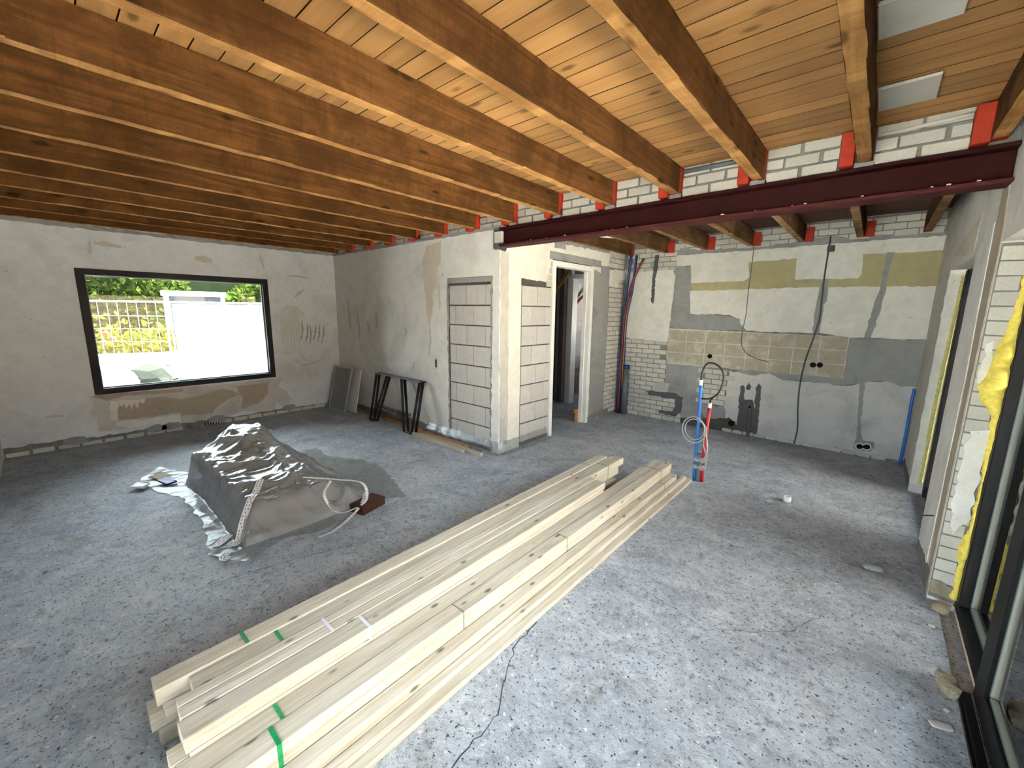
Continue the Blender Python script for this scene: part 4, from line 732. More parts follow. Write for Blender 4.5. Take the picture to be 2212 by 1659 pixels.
# ---------------------------------------------------------------- timber pile
PCOL = {'U4': (-1.970, -1.878), 'U3a': (-1.874, -1.793), 'U3b': (-1.790, -1.744), 'U2': (-1.740, -1.684), 'U1': (-1.680, -1.585),
        'L1': (-2.036, -1.948), 'L2': (-1.945, -1.868), 'L3': (-1.865, -1.785), 'L4': (-1.782, -1.702),
        'R5': (-1.681, -1.602), 'R4': (-1.598, -1.500), 'R3': (-1.496, -1.405), 'R2': (-1.401, -1.336), 'R1': (-1.333, -1.246), 'R0': (-1.333, -1.292)}
CN = {'U4': 'outer far-side', 'U3a': 'second', 'U3b': 'narrow third', 'U2': 'fourth', 'U1': 'inner wide'}
boards = []
for c, y0, y1 in (('U4', 0.115, 3.62), ('U3a', 0.217, 3.69), ('U3b', 0.161, 3.716), ('U2', 0.158, 3.07), ('U1', 0.147, 3.05)):
    zt = {'U4': .308, 'U3a': .299, 'U3b': .302, 'U2': .300, 'U1': .297}[c]
    boards.append((c, .237, zt, y0, y1, f'pale pine board on the raised bundle top, {CN[c]} one'))
    boards.append((c, .1635 if c not in ('U1', 'U2') else .217, .234, y0 + (.02 if c == 'U4' else .01), y1 - (.02 if c in ('U1', 'U2') else .10), f'pale pine board beneath the {CN[c]} board of the raised bundle top'))
for q, (c, y0, y1) in enumerate((('L1', 0.093, 3.50), ('L2', 0.19, 3.55), ('L3', 0.16, 3.52), ('L4', 0.17, 3.50))):
    for j in range(2): boards.append((c, .081 * j + .0, .081 * j + .079, y0 + .02 * (1 - j), y1 - 0.1 * (1 - j), f'pine board at the bottom of the raised bundle, {ORD[q]} from its far side, {("floor", "upper")[j]} layer'))
boards.append(('U2', .1635, .2155, .17, 3.04, 'pine board filling under the fourth board of the raised bundle'))
for q, (c, y0, y1) in enumerate((('R5', 0.086, 3.02), ('R4', 0.10, 4.15))):
    for j in range(3): boards.append((c, .0715 * j, .0715 * j + .070, y0 + 0.01 * j, y1 - .03 * (2 - j), f'pine board in the {("hidden", "tan middle")[q]} row of the pile, {("bottom", "middle", "top")[j]} layer'))
for j in range(4): boards.append(('R3', .0548 * j, .0548 * j + .0535, 0.06 + .01 * j, 4.122 - .012 * (3 - j), f'pine board with bright lit edge in the strapped row, {ORD[j]} layer from the floor'))
for j in range(2): boards.append(('R2', .0615 * j, .0615 * j + .0605, 0.05, 4.08 + .02 * j, f'narrow pine board in the low row nearest the floor edge, {("bottom", "top")[j]} one'))
boards.append(('R1', 0, .033, 0.05, 4.325, 'outermost pine board lying flat on the floor'))
boards.append(('R0', .0345, .068, 0.07, 4.26, 'slim pine strip resting on the outermost floor board'))
for c, z0, z1, y0, y1, lab in boards:
    x0, x1 = PCOL[c]; me = beam_mesh('timber_board', x1 - x0, y1 - y0, z1 - z0, 'y', 'pine', 10, 0.0006, 0.0025)
    o = bpy.data.objects.new('timber_board', me); o.location = ((x0 + x1) / 2, (y0 + y1) / 2, z0); put(o); tag(o, lab, 'board', 'new pine boards stacked on the floor')
def strap(x0, x1, zt, y, wdt, mat, lab, drop=0.0, skew=0.0):
    z0 = zt + 0.0006; t = 0.0018; vs = [(x0, y, z0), (x1, y + skew, z0), (x1, y + skew + wdt, z0), (x0, y + wdt, z0), (x0, y, z0 + t), (x1 + 0.002, y + skew, z0 + t), (x1 + 0.002, y + skew + wdt, z0 + t), (x0, y + wdt, z0 + t)]
    fs = list(QF)
    if drop:
        k = len(vs); vs += bv(x1 + 0.0006, x1 + 0.0022, y + skew, y + skew + wdt, z0 - drop, z0 + t); fs += [tuple(i + k for i in f) for f in QF]
    c = Vector(((x0 + x1) / 2, y, zt)); o = mesh('strap', [Vector(v) - c for v in vs], fs, mat, None, tuple(c)); tag(o, lab, 'strap', 'straps around the timber bundles')
strap(-1.970, -1.878, .309, .418, .014, 'strap_green', 'green plastic strap over the outer raised board, near end')
strap(-1.874, -1.793, .300, .526, .014, 'strap_green', 'green plastic strap over the second raised board')
strap(-1.598, -1.500, .2145, .415, .014, 'strap_green', 'green plastic strap crossing the tan middle row')
strap(-1.496, -1.405, .219, .368, .016, 'strap_green', 'green plastic strap hanging down the bright-edged row', .15)
strap(-1.401, -1.336, .123, .34, .016, 'strap_green', 'green plastic strap on the low narrow row by the picture edge', .05)
strap(-1.790, -1.684, .3025, .700, .014, 'strap_clear', 'clear plastic strap across the narrow raised boards')
strap(-1.680, -1.585, .298, .828, .014, 'strap_clear', 'clear plastic strap folded over the inner raised board edge', .075)
strap(-1.970, -1.878, .309, 3.288, .004, 'strap_thread', 'thin dark strap over the outer raised board, far end')
strap(-1.874, -1.744, .3025, 3.40, .004, 'strap_thread', 'thin dark strap near the far end of the raised bundle', .14)
strap(-1.598, -1.500, .2145, 3.865, .004, 'strap_thread', 'thin dark strap across the tan middle row, far end')
strap(-1.496, -1.405, .219, 3.85, .004, 'strap_thread', 'thin dark strap down the bright-edged row, far end', .10)
strap(-1.401, -1.336, .1235, 3.78, .004, 'strap_thread', 'thin dark strap on the low narrow row, far end', .06)
for yy, ll in ((2.2, 'middle'), (1.25, 'near middle')):
    strap(-1.496, -1.405, .219, yy, .004, 'strap_thread', f'thin dark strap round the bright-edged row, {ll} of the pile', .10)
o = box('wood_offcut', (-2.50, -2.10, 2.23, 2.27, 0, 0.018), 'batten_old', None, 0.002); o.rotation_euler = (0, 0, 0.35); tag(o, 'thin wood offcut sticking out behind the timber pile', 'offcut')

# ---------------------------------------------------------------- wrapped stack
st = bpy.data.objects.new('board_stack', None); put(st); st.location = (-4.15, 1.15, 0); tag(st, 'stack of grey boards hidden under the plastic sheet', 'stack')
def stx(n, b, mat): o = box(n, b, mat, st, 0.004, local=False); o.location = (4.15, -1.15, 0); return o
for j in range(2): stx('board', (-4.84, -3.52, 0.87, 1.46, .072 * j, .072 * j + .070), 'stack_grey')
stx('board', (-4.84, -3.95, 0.85, 1.46, .146, .205), 'stack_grey'); stx('board', (-4.84, -4.35, 0.85, 1.45, .207, .262), 'stack_grey')
bm = bmesh.new(); bmesh.ops.create_icosphere(bm, subdivisions=3, radius=1)
for v in bm.verts: v.co = Vector((v.co.x * .22 - 4.80, v.co.y * .17 + 1.25, max(.264, .27 + v.co.z * .155)))
me = bpy.data.meshes.new('sack'); bm.to_mesh(me); bm.free(); me.materials.append(M['stack_grey']); o = bpy.data.objects.new('sack', me); put(o, st); o.location = (4.15, -1.15, 0)
OUT = [(-5.30, .40), (-5.72, .66), (-5.30, .84), (-5.16, 1.30), (-5.2, 1.75), (-5.12, 2.12), (-4.75, 2.05), (-4.45, 2.22), (-4.10, 2.34), (-3.65, 2.25), (-3.12, 2.08), (-3.30, 1.86), (-3.24, 1.60), (-3.10, 1.30), (-3.17, 1.0), (-3.06, .74), (-3.36, .58), (-3.62, .64), (-4.1, .68), (-4.62, .66), (-5.02, .52)]
def stackh(x, y):
    y0 = .82 + .10 * (x + 4.86) / 1.4; x0 = -4.87 - .16 * min(1, max(0, (y - .9) / .25)); top = .305 - .085 * min(1.15, max(0, (x + 4.86) / 1.4))
    top += .17 * math.exp(-(((x + 4.90) / .45) ** 2 + ((y - 1.28) / .26) ** 2) ** 1.0)
    d = max((y0 - y) / (.055 + .10 * max(0, (x + 4.4))), (y - 1.48) / .42, (x0 - x) / .10, (x + 3.46) / .24, 0)
    return top * (1 - min(d, 1.0)) ** 1.15
NX, NY = 200, 140
xs = np.linspace(-5.78, -3.02, NX); ys = np.linspace(.36, 2.40, NY)
rw = np.random.default_rng(21); ph = rw.uniform(0, 6.28, 16); fx = rw.normal(0, 1, (16, 2)); fr = np.concatenate([rw.uniform(2.2, 5, 9), rw.uniform(7, 16, 7)])
def wr_(x, y, h):
    s = 0
    for k in range(16):
        n = fx[k] / np.linalg.norm(fx[k]); t = (x * n[0] + y * n[1]) * fr[k] + ph[k] + 1.3 * math.sin(2.3 * x + 1.7 * y + ph[(k + 5) % 16]) + 0.8 * math.sin(3.9 * y - 2.2 * x + ph[(k + 9) % 16])
        a = abs(math.sin(t)); s += (1 - a) ** 4.5 * (3.0 / fr[k]) ** 0.9
    return s * (0.024 if h > .02 else 0.006)
vs, idx, fs = [], {}, []
for i in range(NX):
    for j in range(NY):
        x, y = xs[i], ys[j]; h = stackh(x, y); idx[(i, j)] = len(vs); vs.append((x + 4.15, y - 1.15, 0.006 + h * 1.02 + wr_(x, y, h)))
OUTR = ragged(OUT, 0.06, 0.018)
for i in range(NX - 1):
    for j in range(NY - 1):
        if inside((xs[i], ys[j]), OUTR): fs.append((idx[(i, j)], idx[(i + 1, j)], idx[(i + 1, j + 1)], idx[(i, j + 1)]))
cnt = {}
for f in fs:
    for v in f: cnt[v] = cnt.get(v, 0) + 1
OA = np.array(OUTR); OB = np.roll(OA, -1, 0)
for v, c_ in cnt.items():
    if c_ < 4:
        q = np.array([vs[v][0] - 4.15, vs[v][1] + 1.15]); t = np.clip(((q - OA) * (OB - OA)).sum(1) / ((OB - OA) ** 2).sum(1), 0, 1); n_ = OA + (OB - OA) * t[:, None]; k_ = np.argmin(((n_ - q) ** 2).sum(1))
        if np.linalg.norm(n_[k_] - q) < .03: vs[v] = (n_[k_][0] + 4.15, n_[k_][1] - 1.15, vs[v][2])
used = sorted({v for f in fs for v in f}); rm = {v: k for k, v in enumerate(used)}
sheet = mesh('plastic_sheet', [vs[v] for v in used], [tuple(rm[v] for v in f) for f in fs], 'film', None, (-4.15, 1.15, 0), True); sheet.data.materials.append(M['film_flat'])
for f in sheet.data.polygons:
    if f.center.z < .03: f.material_index = 1
tag(sheet, 'crumpled clear plastic sheet draped over a stack on the floor', 'plastic sheet')
def ribbon(name, pts, wd, mat, lab, marks=None, n=6):
    P = [Vector(p) for p in pts]; Q = []
    E = [P[0] * 2 - P[1]] + P + [P[-1] * 2 - P[-2]]
    for i in range(1, len(E) - 2):
        for k in range(n):
            t = k / n; a, b, c, d = E[i - 1:i + 3]; Q.append(0.5 * ((2 * b) + (c - a) * t + (2 * a - 5 * b + 4 * c - d) * t * t + (3 * b - a - 3 * c + d) * t ** 3))
    Q.append(P[-1]); L0 = Vector(pts[0]); vs, fs, sd = [], [], []
    for i, q in enumerate(Q):
        t = (Q[min(i + 1, len(Q) - 1)] - Q[max(i - 1, 0)]).normalized(); s = t.cross(Vector((0, 0, 1))).normalized(); sd.append((s, t)); vs += [q + s * wd - L0, q - s * wd - L0, q + s * wd - L0 - Vector((0, 0, .0015)), q - s * wd - L0 - Vector((0, 0, .0015))]
        if i: k = 4 * i; fs += [(k - 4, k - 3, k + 1, k), (k - 2, k + 2, k + 3, k - 1), (k - 4, k, k + 2, k - 2), (k - 3, k - 1, k + 3, k + 1)]
    o = mesh(name, vs, fs, mat, None, tuple(L0)); tag(o, lab, 'tape')
    if marks:
        for i in range(1, len(Q) - 1):
            s, t = sd[i]; q = Q[i] - L0 + Vector((0, 0, .0012)); a = t * 0.007
            for off, mt, hw in ((0.45, 'ink', .10), (-0.45, 'ink', .10)) if i % 4 else ((0.0, 'ink_red', .14),):
                c = q + s * (wd * off); mesh('print', [c - a + s * wd * hw, c - a - s * wd * hw, c + a - s * wd * hw, c + a + s * wd * hw], [(0, 1, 2, 3)], mt, o)
    return o
def on(x, y, d=0.012): h = stackh(x, y); return (x, y, 0.006 + h * 1.02 + wr_(x, y, h) + d)
ribbon('printed_tape', [on(-3.72, 1.06), on(-3.60, .98), on(-3.52, .92), on(-3.45, .84), on(-3.38, .78), on(-3.34, .73)], 0.026, 'tape_white', 'white tape with black printing stuck along the plastic sheet', True)
ribbon('printed_tape', [on(-3.53, .76), on(-3.47, .69), on(-3.42, .64)], 0.03, 'tape_white', 'short printed white tape at the near corner of the sheet', True)
ribbon('printed_tape', [on(-3.27, .68), on(-3.22, .64), on(-3.18, .66)], 0.024, 'tape_white', 'small tape scrap with red mark on the sheet edge', True)
ribbon('barrier_ribbon', [on(-3.60, 1.35, .03), on(-3.42, 1.56, .06), on(-3.30, 1.74, .12), (-3.17, 1.70, .10), (-3.16, 1.56, .06), (-3.24, 1.46, .05), on(-3.36, 1.42, .03), on(-3.44, 1.52, .03)], 0.012, 'tape_white', 'looped white barrier ribbon beside the wrapped stack', True)
ribbon('barrier_ribbon', [(-3.30, 1.76, .10), (-3.16, 1.64, .07), (-3.08, 1.48, .03), (-3.03, 1.33, .012), (-3.03, 1.22, .006)], 0.012, 'tape_white', 'tail of white barrier ribbon trailing on the floor', True)
o = box('wood_block', (-3.28, -3.12, 1.60, 1.86, 0, 0.075), 'wood_dark', None, 0.004); o.rotation_euler = (0, 0, 0.25); tag(o, 'dark brown wood block poking out from the sheet', 'wood block')
for b, m_, lab, rz in (((-5.42, -5.27, .56, .68, .012, .018), 'kraft', 'kraft paper label lying on the loose sheet tail', .5), ((-5.18, -5.02, .60, .68, .012, .03), 'navy', 'navy blue wrapper scrap on the loose sheet tail', .3), ((-5.24, -5.12, .40, .49, .012, .03), 'tape_white', 'crumpled white paper scrap at the sheet tail tip', .8)):
    b = (b[0], b[1], b[2], b[3], b[4] + .012, b[5] + .012); o = box('wrapper_scrap', b, m_, None, 0.002, jit=0.008); o.rotation_euler = (0.05, 0.08, rz); tag(o, lab, 'scrap')

# ---------------------------------------------------------------- things along the partition
def leanbox(name, w, t, h, mat, loc, tilt, rz, parent=None):
    o = box(name, (-w / 2, w / 2, -t / 2, t / 2, 0, h), mat, parent, 0.003); o.location = loc; o.rotation_euler = (tilt, 0, rz); return o
pn = bpy.data.objects.new('mesh_panel', None); put(pn); pn.location = (-6.86, 3.225, 0.002); pn.rotation_euler = (-0.235, 0, 0.06); tag(pn, 'grey mesh panel with aluminium frame leaning in the corner', 'panel')
box('mesh_face', (-.245, .245, -.006, .006, .02, .755), 'mesh_grey', pn); 
for b in ((-.265, -.24, -.014, .014, 0, .775), (.24, .265, -.014, .014, 0, .775), (-.24, .24, -.014, .014, 0, .025), (-.24, .24, -.014, .014, .75, .775)): box('frame_bar', b, 'alu', pn, .002)
o = leanbox('white_sheet_board', .50, .018, .735, 'white_board', (-6.735, 3.36, 0.0), -0.2, 0.05); tag(o, 'plain white board leaning behind the grey mesh panel', 'board')
for u, (dy, lab) in enumerate(((0, 'front one of two dark steel hairpin trestles against the wall'), (.05, 'rear one of two dark steel hairpin trestles against the wall'))):
    tr = bpy.data.objects.new('steel_trestle', None); put(tr); tr.location = (-5.33 + .03 * u, 3.27 + dy, 0.004); tr.rotation_euler = (-0.255 + .02 * u, 0, 0.0); tag(tr, lab, 'trestle', 'steel trestles leaning on the partition')
    box('top_bar', (-.60, .60, -.02, .02, .745, .768), 'blacksteel', tr, .002)
    for s, xs_ in ((-1, (-.57, -.27)), (1, (.12, .57))):
        xb = (-.50, -.41) if s < 0 else (.42, .60)
        lg = tube('leg', [(xb[0] - .016, -.008, .0125), (xb[1] + .016, -.008, .0125)], .0085, 'blacksteel', tr, 6)
        for k in range(2):
            for d in (-.022, 0, .022): tube('leg_rod', [(xs_[k] + d, -.008, .748), (xb[k] + d * .8, -.008, .012)], .009, 'blacksteel', lg, 6)
    for zz in (.235, .262): tube('cross_bar', [(-.44, -.012, zz), (.42, -.012, zz)], .0075, 'blacksteel', tr, 6)
    for xx in (-.12, -.05): tube('cross_peg', [(xx, -.012, .235), (xx, -.012, .185)], .005, 'blacksteel', tr, 6)
def batten(b, mat, lab, rz=0.0):
    x0, x1, y0, y1, z0, z1 = b; me = beam_mesh('floor_batten', x1 - x0, y1 - y0, z1 - z0, 'x', mat, 6, 0.0008, 0.003); o = bpy.data.objects.new('floor_batten', me)
    o.location = ((x0 + x1) / 2, (y0 + y1) / 2, z0); o.rotation_euler = (0, 0, rz); put(o); tag(o, lab, 'batten', 'battens on the floor along the partition')
batten((-4.72, -3.66, 3.262, 3.305, 0, .048), 'batten_old', 'pale weathered batten in front of the blocked doorway')
batten((-4.66, -3.40, 3.318, 3.362, 0, .046), 'batten_old', 'longer pale batten with a cut yellow end near the corner')
batten((-4.75, -3.72, 3.38, 3.42, 0, .05), 'batten_brown', 'brown batten tight against the blocked doorway')
batten((-6.62, -4.80, 3.455, 3.505, 0, .035), 'batten_brown', 'long brown batten lying behind the steel trestles')
# film bunched at the foot of the corner
def film_strip(name, path, w0, lab, seed):
    r = np.random.default_rng(seed); n = len(path) * 10; m = 12; vs, fs = [], []
    pp = np.array(path, float); t = np.linspace(0, len(path) - 1, n)
    for i, q in enumerate(t):
        x = np.interp(q, range(len(path)), pp[:, 0]); y = np.interp(q, range(len(path)), pp[:, 1]); nx = np.interp(q, range(len(path)), pp[:, 2]); ny = np.interp(q, range(len(path)), pp[:, 3])
        for j in range(m):
            f = j / (m - 1); d = w0 * f; h = 0.13 * (1 - f) ** 2.2 + 0.016 * abs(math.sin(i * .9 + j * 1.7)) + r.uniform(0, .012) + .004
            vs.append((x + nx * d - pp[0][0], y + ny * d - pp[0][1], h))
    for i in range(n - 1):
        for j in range(m - 1): fs.append((i * m + j, (i + 1) * m + j, (i + 1) * m + j + 1, i * m + j + 1))
    o = mesh(name, vs, fs, 'film_thin', None, (pp[0][0], pp[0][1], 0), True); tag(o, lab, 'plastic film')
film_strip('plastic_film', [(-4.7, 3.535, 0, -1), (-4.2, 3.535, 0, -1), (-3.7, 3.535, 0, -1), (-3.30, 3.535, .3, -1), (-3.29, 3.6, 1, -.2), (-3.29, 4.1, 1, 0), (-3.29, 4.5, 1, 0)], 0.11, 'clear plastic film bunched along the foot of the partition corner', 3)

# ---------------------------------------------------------------- pipes and cables
def pipe(name, pts, r, mat, lab, cat='pipe', n=10, group=None):
    o = tube(name, pts, r, mat, None, n, loc=pts[0]); tag(o, lab, cat, group); return o
b1 = pipe('blue_conduit', [(-1.250, 4.39, 0.0), (-1.255, 4.39, .35), (-1.262, 4.40, .75), (-1.272, 4.40, 1.03)], .017, 'blue', 'tall blue conduit standing up out of the floor by the timber', 'conduit')
tube('white_tip', [(-1.272 + 1.272, .01, 1.02), (.0 - .002, .01, 1.075)], .0175, 'white_paint', b1, 10); b1.children[0].location = (-.022, 0, 0)
b2 = pipe('red_conduit', [(-1.175, 4.40, 0.0), (-1.180, 4.40, .35), (-1.168, 4.40, .80)], .017, 'redpipe', 'shorter red conduit rising beside the tall blue one', 'conduit')
tube('white_tip', [(.007, 0, .80), (.008, 0, .85)], .0175, 'white_paint', b2, 10); tube('cable_stub', [(.008, 0, .85), (.012, -.005, .885), (.03, -.01, .90)], .009, 'cable_black', b2, 8)
b3 = pipe('grey_pipe', [(-1.213, 4.385, 0.0), (-1.215, 4.385, .15), (-1.222, 4.39, .30)], .021, 'greypipe', 'short grey pipe taped between blue and red conduits', 'pipe')
for z0, z1 in ((.125, .185), (.205, .265)):
    o = box('tape_wrap', (-1.278, -1.152, 4.365, 4.423, z0, z1), 'tape_grey', None, .018); o['kind'] = 'thing'; tag(o, f'grey duct tape band round the conduits, {"lower" if z0 < .2 else "upper"} one', 'tape')
cl = []
for i in range(40):
    a = i / 40 * 2 * math.pi * 2.1; r = .095 + .055 * (i / 40); cl.append((-1.285 + r * math.cos(a) * .85, 4.365 - .0009 * i, .565 + r * math.sin(a)))
cl += [(-1.175, 4.34, .42), (-1.135, 4.35, .30), (-1.15, 4.36, .17), (-1.19, 4.362, .13)]
cl = [(-1.19, 4.355, .19), (-1.135, 4.345, .36), (-1.16, 4.35, .52), (-1.19, 4.36, .62)] + cl[4:]
pipe('coiled_cable', cl, .0065, 'cable_grey', 'grey cable coiled round the standing conduits', 'cable', 6)
pipe('black_cable', [(-1.274, 4.40, 1.05), (-1.268, 4.39, 1.16), (-1.225, 4.38, 1.25), (-1.14, 4.38, 1.25), (-1.075, 4.38, 1.18), (-1.065, 4.38, 1.07), (-1.10, 4.38, .96), (-1.17, 4.38, .90), (-1.25, 4.385, .885)], .0085, 'cable_black', 'black cable looping out of the blue conduit top', 'cable', 8)
pipe('blue_conduit', [(-3.262, 6.56, 0.0), (-3.255, 6.56, .8), (-3.240, 6.555, 1.6), (-3.20, 6.55, 2.2), (-3.155, 6.54, 2.665)], .022, 'blue_dark', 'dark blue conduit up the kitchen corner beside the door wall', 'conduit')
pipe('blue_conduit', [(-3.190, 6.575, 0.0), (-3.195, 6.575, .8), (-3.195, 6.575, 1.6), (-3.12, 6.57, 2.1), (-3.075, 6.565, 2.668)], .020, 'blue_dark', 'second dark blue conduit behind the red one in the corner', 'conduit')
pipe('red_conduit', [(-3.218, 6.52, 0.0), (-3.215, 6.52, .8), (-3.205, 6.52, 1.6), (-3.13, 6.52, 2.1), (-3.06, 6.52, 2.34), (-2.93, 6.52, 2.60)], .019, 'redpipe_dark', 'dark red conduit bending out at the top of the corner', 'conduit')
pipe('copper_conduit', [(-3.172, 6.505, 0.5), (-3.172, 6.505, 1.2), (-3.168, 6.505, 1.6), (-3.12, 6.505, 2.0)], .007, 'batten_brown', 'thin tan conduit between the corner pipes', 'conduit')
g = pipe('drain_riser', [(-3.125, 6.545, 0.0), (-3.125, 6.545, .82)], .048, 'greypipe', 'thick grey drain pipe standing in the kitchen corner', 'pipe', 16)
tube('collar', [(0, 0, .80), (0, 0, .86)], .052, 'blue_dark', g, 16)
pipe('blue_conduit', [(.425, 6.585, 0.0), (.428, 6.59, .4), (.425, 6.59, .75), (.43, 6.60, .92)], .016, 'blue', 'short blue conduit in the corner of kitchen and right wall', 'conduit')
ca = [(p[0], YK - .024, max(p[1], .02)) for p in POLY['K_cable_a']]; pipe('hanging_cable', ca, .0045, 'cable_dark', 'thin dark cable hanging over the tile beds', 'cable', 6)
cb = [(p[0], YK - .028, max(p[1], .01)) for p in POLY['K_cable_b']]; pipe('hanging_cable', cb, .0085, 'cable_dark', 'thick grey cable hanging from ceiling to floor by the double socket', 'cable', 8)

# ---------------------------------------------------------------- floor clutter
def rock(name, loc, sx, sy, sz, mat, lab, cat, seed, rz=0, bx=.38, am=(.9, 1.06)):
    bm = bmesh.new(); bmesh.ops.create_icosphere(bm, subdivisions=2, radius=1); r = np.random.default_rng(seed)
    for v in bm.verts:
        k = max(abs(v.co.x), abs(v.co.y), abs(v.co.z)); v.co *= (1 - bx + bx / k) * r.uniform(*am); v.co.x *= sx; v.co.y *= sy; v.co.z = (v.co.z + .9) * sz
        v.co.z = max(v.co.z, 0)
    me = bpy.data.meshes.new(name); bm.to_mesh(me); bm.free(); me.materials.append(M[mat]); o = bpy.data.objects.new(name, me); o.location = loc; o.rotation_euler = (0, 0, rz); put(o); tag(o, lab, cat); return o
n = 20; vs = []
for k, (r, z) in enumerate(((.030, 0), (.032, .004), (.032, .046), (.028, .05), (.024, .05), (.022, .01))): vs += [(r * math.cos(2 * math.pi * i / n), r * math.sin(2 * math.pi * i / n), z) for i in range(n)]
fs = [(k * n + i, k * n + (i + 1) % n, (k + 1) * n + (i + 1) % n, (k + 1) * n + i) for k in range(5) for i in range(n)] + [tuple(range(n))[::-1], tuple(5 * n + i for i in range(n))]
o = mesh('plastic_ring', vs, fs, 'white_paint', None, (-.425, 4.48, 0.0), True); tag(o, 'small white plastic ring lying on the kitchen floor', 'ring')
rock('stone_chunk', (.468, 2.63, 0), .036, .068, .032, 'stone', 'broken tan stone chunk on the floor by the sliding door', 'stone', 4, .15, .75, (.84, 1.06))
rock('brick_chunk', (.505, 3.37, 0), .042, .05, .024, 'stone', 'yellowish brick chunk below the foam reveal', 'stone', 5, -.2, .8, (.9, 1.04))
rock('plaster_lump', (.43, 2.36, 0), .045, .022, .005, 'gypsum', 'flat pale plaster flake near the sliding door track', 'flake', 6, .4)
rock('plaster_lump', (.20, 3.62, 0), .06, .03, .022, 'cement', 'grey mortar lump on the floor near the pier', 'lump', 8, .3)
CH = [(.454, 3.153, .012, 'white chip of plaster beside the patio door frame'), (.457, 2.479, .011, 'white chip near the tan stone chunk'), (-.711, 1.611, .007, 'tiny tan pebble in the middle of the open floor'), (-.102, 3.034, .009, 'small grey pebble on the open floor before the pier'), (-.55, 4.35, .02, 'flat pale sliver beside the white plastic ring'), (-2.72, 4.95, .007, 'tiny white crumb in front of the door frame'), (-3.93, -.18, .012, 'small grey pebble on the floor at the far side of the sheet'), (.36, 5.0, .012, 'grit lump by the kitchen glass door'), (.38, 3.75, .02, 'mortar crumb at the foot of the pier'), (.30, 6.3, .02, 'rubble crumb in the kitchen corner by the blue conduit'), (.10, 6.45, .014, 'small rubble crumb under the white socket pair')]
for k, (x, y, s, lab) in enumerate(CH): rock('floor_chip', (x, y, 0), s * 1.3, s, s * .4, 'gypsum' if 'white' in lab or 'pale' in lab else 'stone', lab, 'chip', 20 + k, k)
for k in range(46):
    pass
vs, fs = [], []
for k in range(420):
    x, y = (rng.uniform(-7, .4), rng.uniform(-.3, 6.5)) if k < 0 else ((rng.normal(.38, .06), rng.uniform(2.2, 6.4)) if k < 330 else (rng.uniform(-2.6, -.2), YK - abs(rng.normal(.03, .04))))
    if x > .44 or (x < -3.25 and y > 3.5) or y > 6.6: continue
    s = rng.uniform(.002, .007); q = len(vs); vs += [(x + s * rng.uniform(-1, 1), y + s * rng.uniform(-1, 1), 0.0), (x + s, y + s * .3, 0), (x - s * .2, y + s, 0), (x + .2 * s, y + .2 * s, s * rng.uniform(.5, 1))]
    fs += [(q, q + 1, q + 3), (q + 1, q + 2, q + 3), (q + 2, q, q + 3)]
o = mesh('floor_grit', vs, fs, 'stone'); tag(o, 'fine grit and crumbs scattered over the concrete floor', 'grit', None, 'stuff')
nail = tube('nail', [(.452, 3.79, .435), (.40, 3.77, .425)], .004, 'blacksteel', wr, 6)

# ---------------------------------------------------------------- outside
gd = structure(boxes('ground', [(.80, 40, -40, 40, -.32, -.12), (-7.62, .80, -40, -.70, -.32, -.12)], 'paving'), 'pale paved patio ground outside the glass doors', 'ground')
gs = structure(boxes('street', [(-60, -7.62, -40, 40, -.32, -.12)], 'street'), 'dark street-side ground outside the window', 'ground')
FA, FB = np.array([-13.6, .62]), np.array([-12.72, 2.0]); FC, FD = np.array([-12.66, 2.08]), np.array([-11.45, 3.98])
def fence(A, B, lab, banner):
    d = B - A; L = float(np.linalg.norm(d)); r = bpy.data.objects.new('fence_panel', None); put(r); r.location = (A[0], A[1], -.12); r.rotation_euler = (0, 0, math.atan2(d[1], d[0])); tag(r, lab, 'fence', 'site fence panels')
    for a, b in (((0, 0, .1), (0, 0, 1.97)), ((L, 0, .1), (L, 0, 1.97)), ((0, 0, 1.97), (L, 0, 1.97)), ((0, 0, .14), (L, 0, .14))): tube('fence_tube', [a, b], .02, 'galv', r, 8)
    if not banner:
        for k in range(1, 15): tube('fence_wire', [(L * k / 15, 0, .14), (L * k / 15, 0, 1.97)], .0028, 'galv', r, 4)
        for k in range(1, 6): tube('fence_wire', [(0, .006, .14 + .30 * k), (L, .006, .14 + .30 * k)], .0035, 'galv', r, 4)
    else:
        box('banner', (.05, L - .03, -.012, -.004, .22, 1.93), 'banner', r)
    for xx in (0, L): box('concrete_foot', (xx - .12, xx + .12, -.3, .3, 0, .13), 'gypsum', r, .02)
fence(FA - (FB - FA) * .7, FB, 'open wire mesh site fence panel in front of the hedge', False)
fence(FC, FD + (FD - FC) * .35, 'site fence panel covered with a blank white banner', True)
o = box('barrier_board', (-12.9, -12.84, -.9, 2.2, .30, .60), 'banner', None, .01); o.rotation_euler = (0, 0, -.30); o.location = (-12.35, 1.05, .42); tag(o, 'white horizontal barrier board along the mesh fence', 'barrier')
for yy in (-.9, 1.2): box('barrier_post', (-.02, .02, yy - .03, yy + .03, -.54, 0.02), 'galv', o)
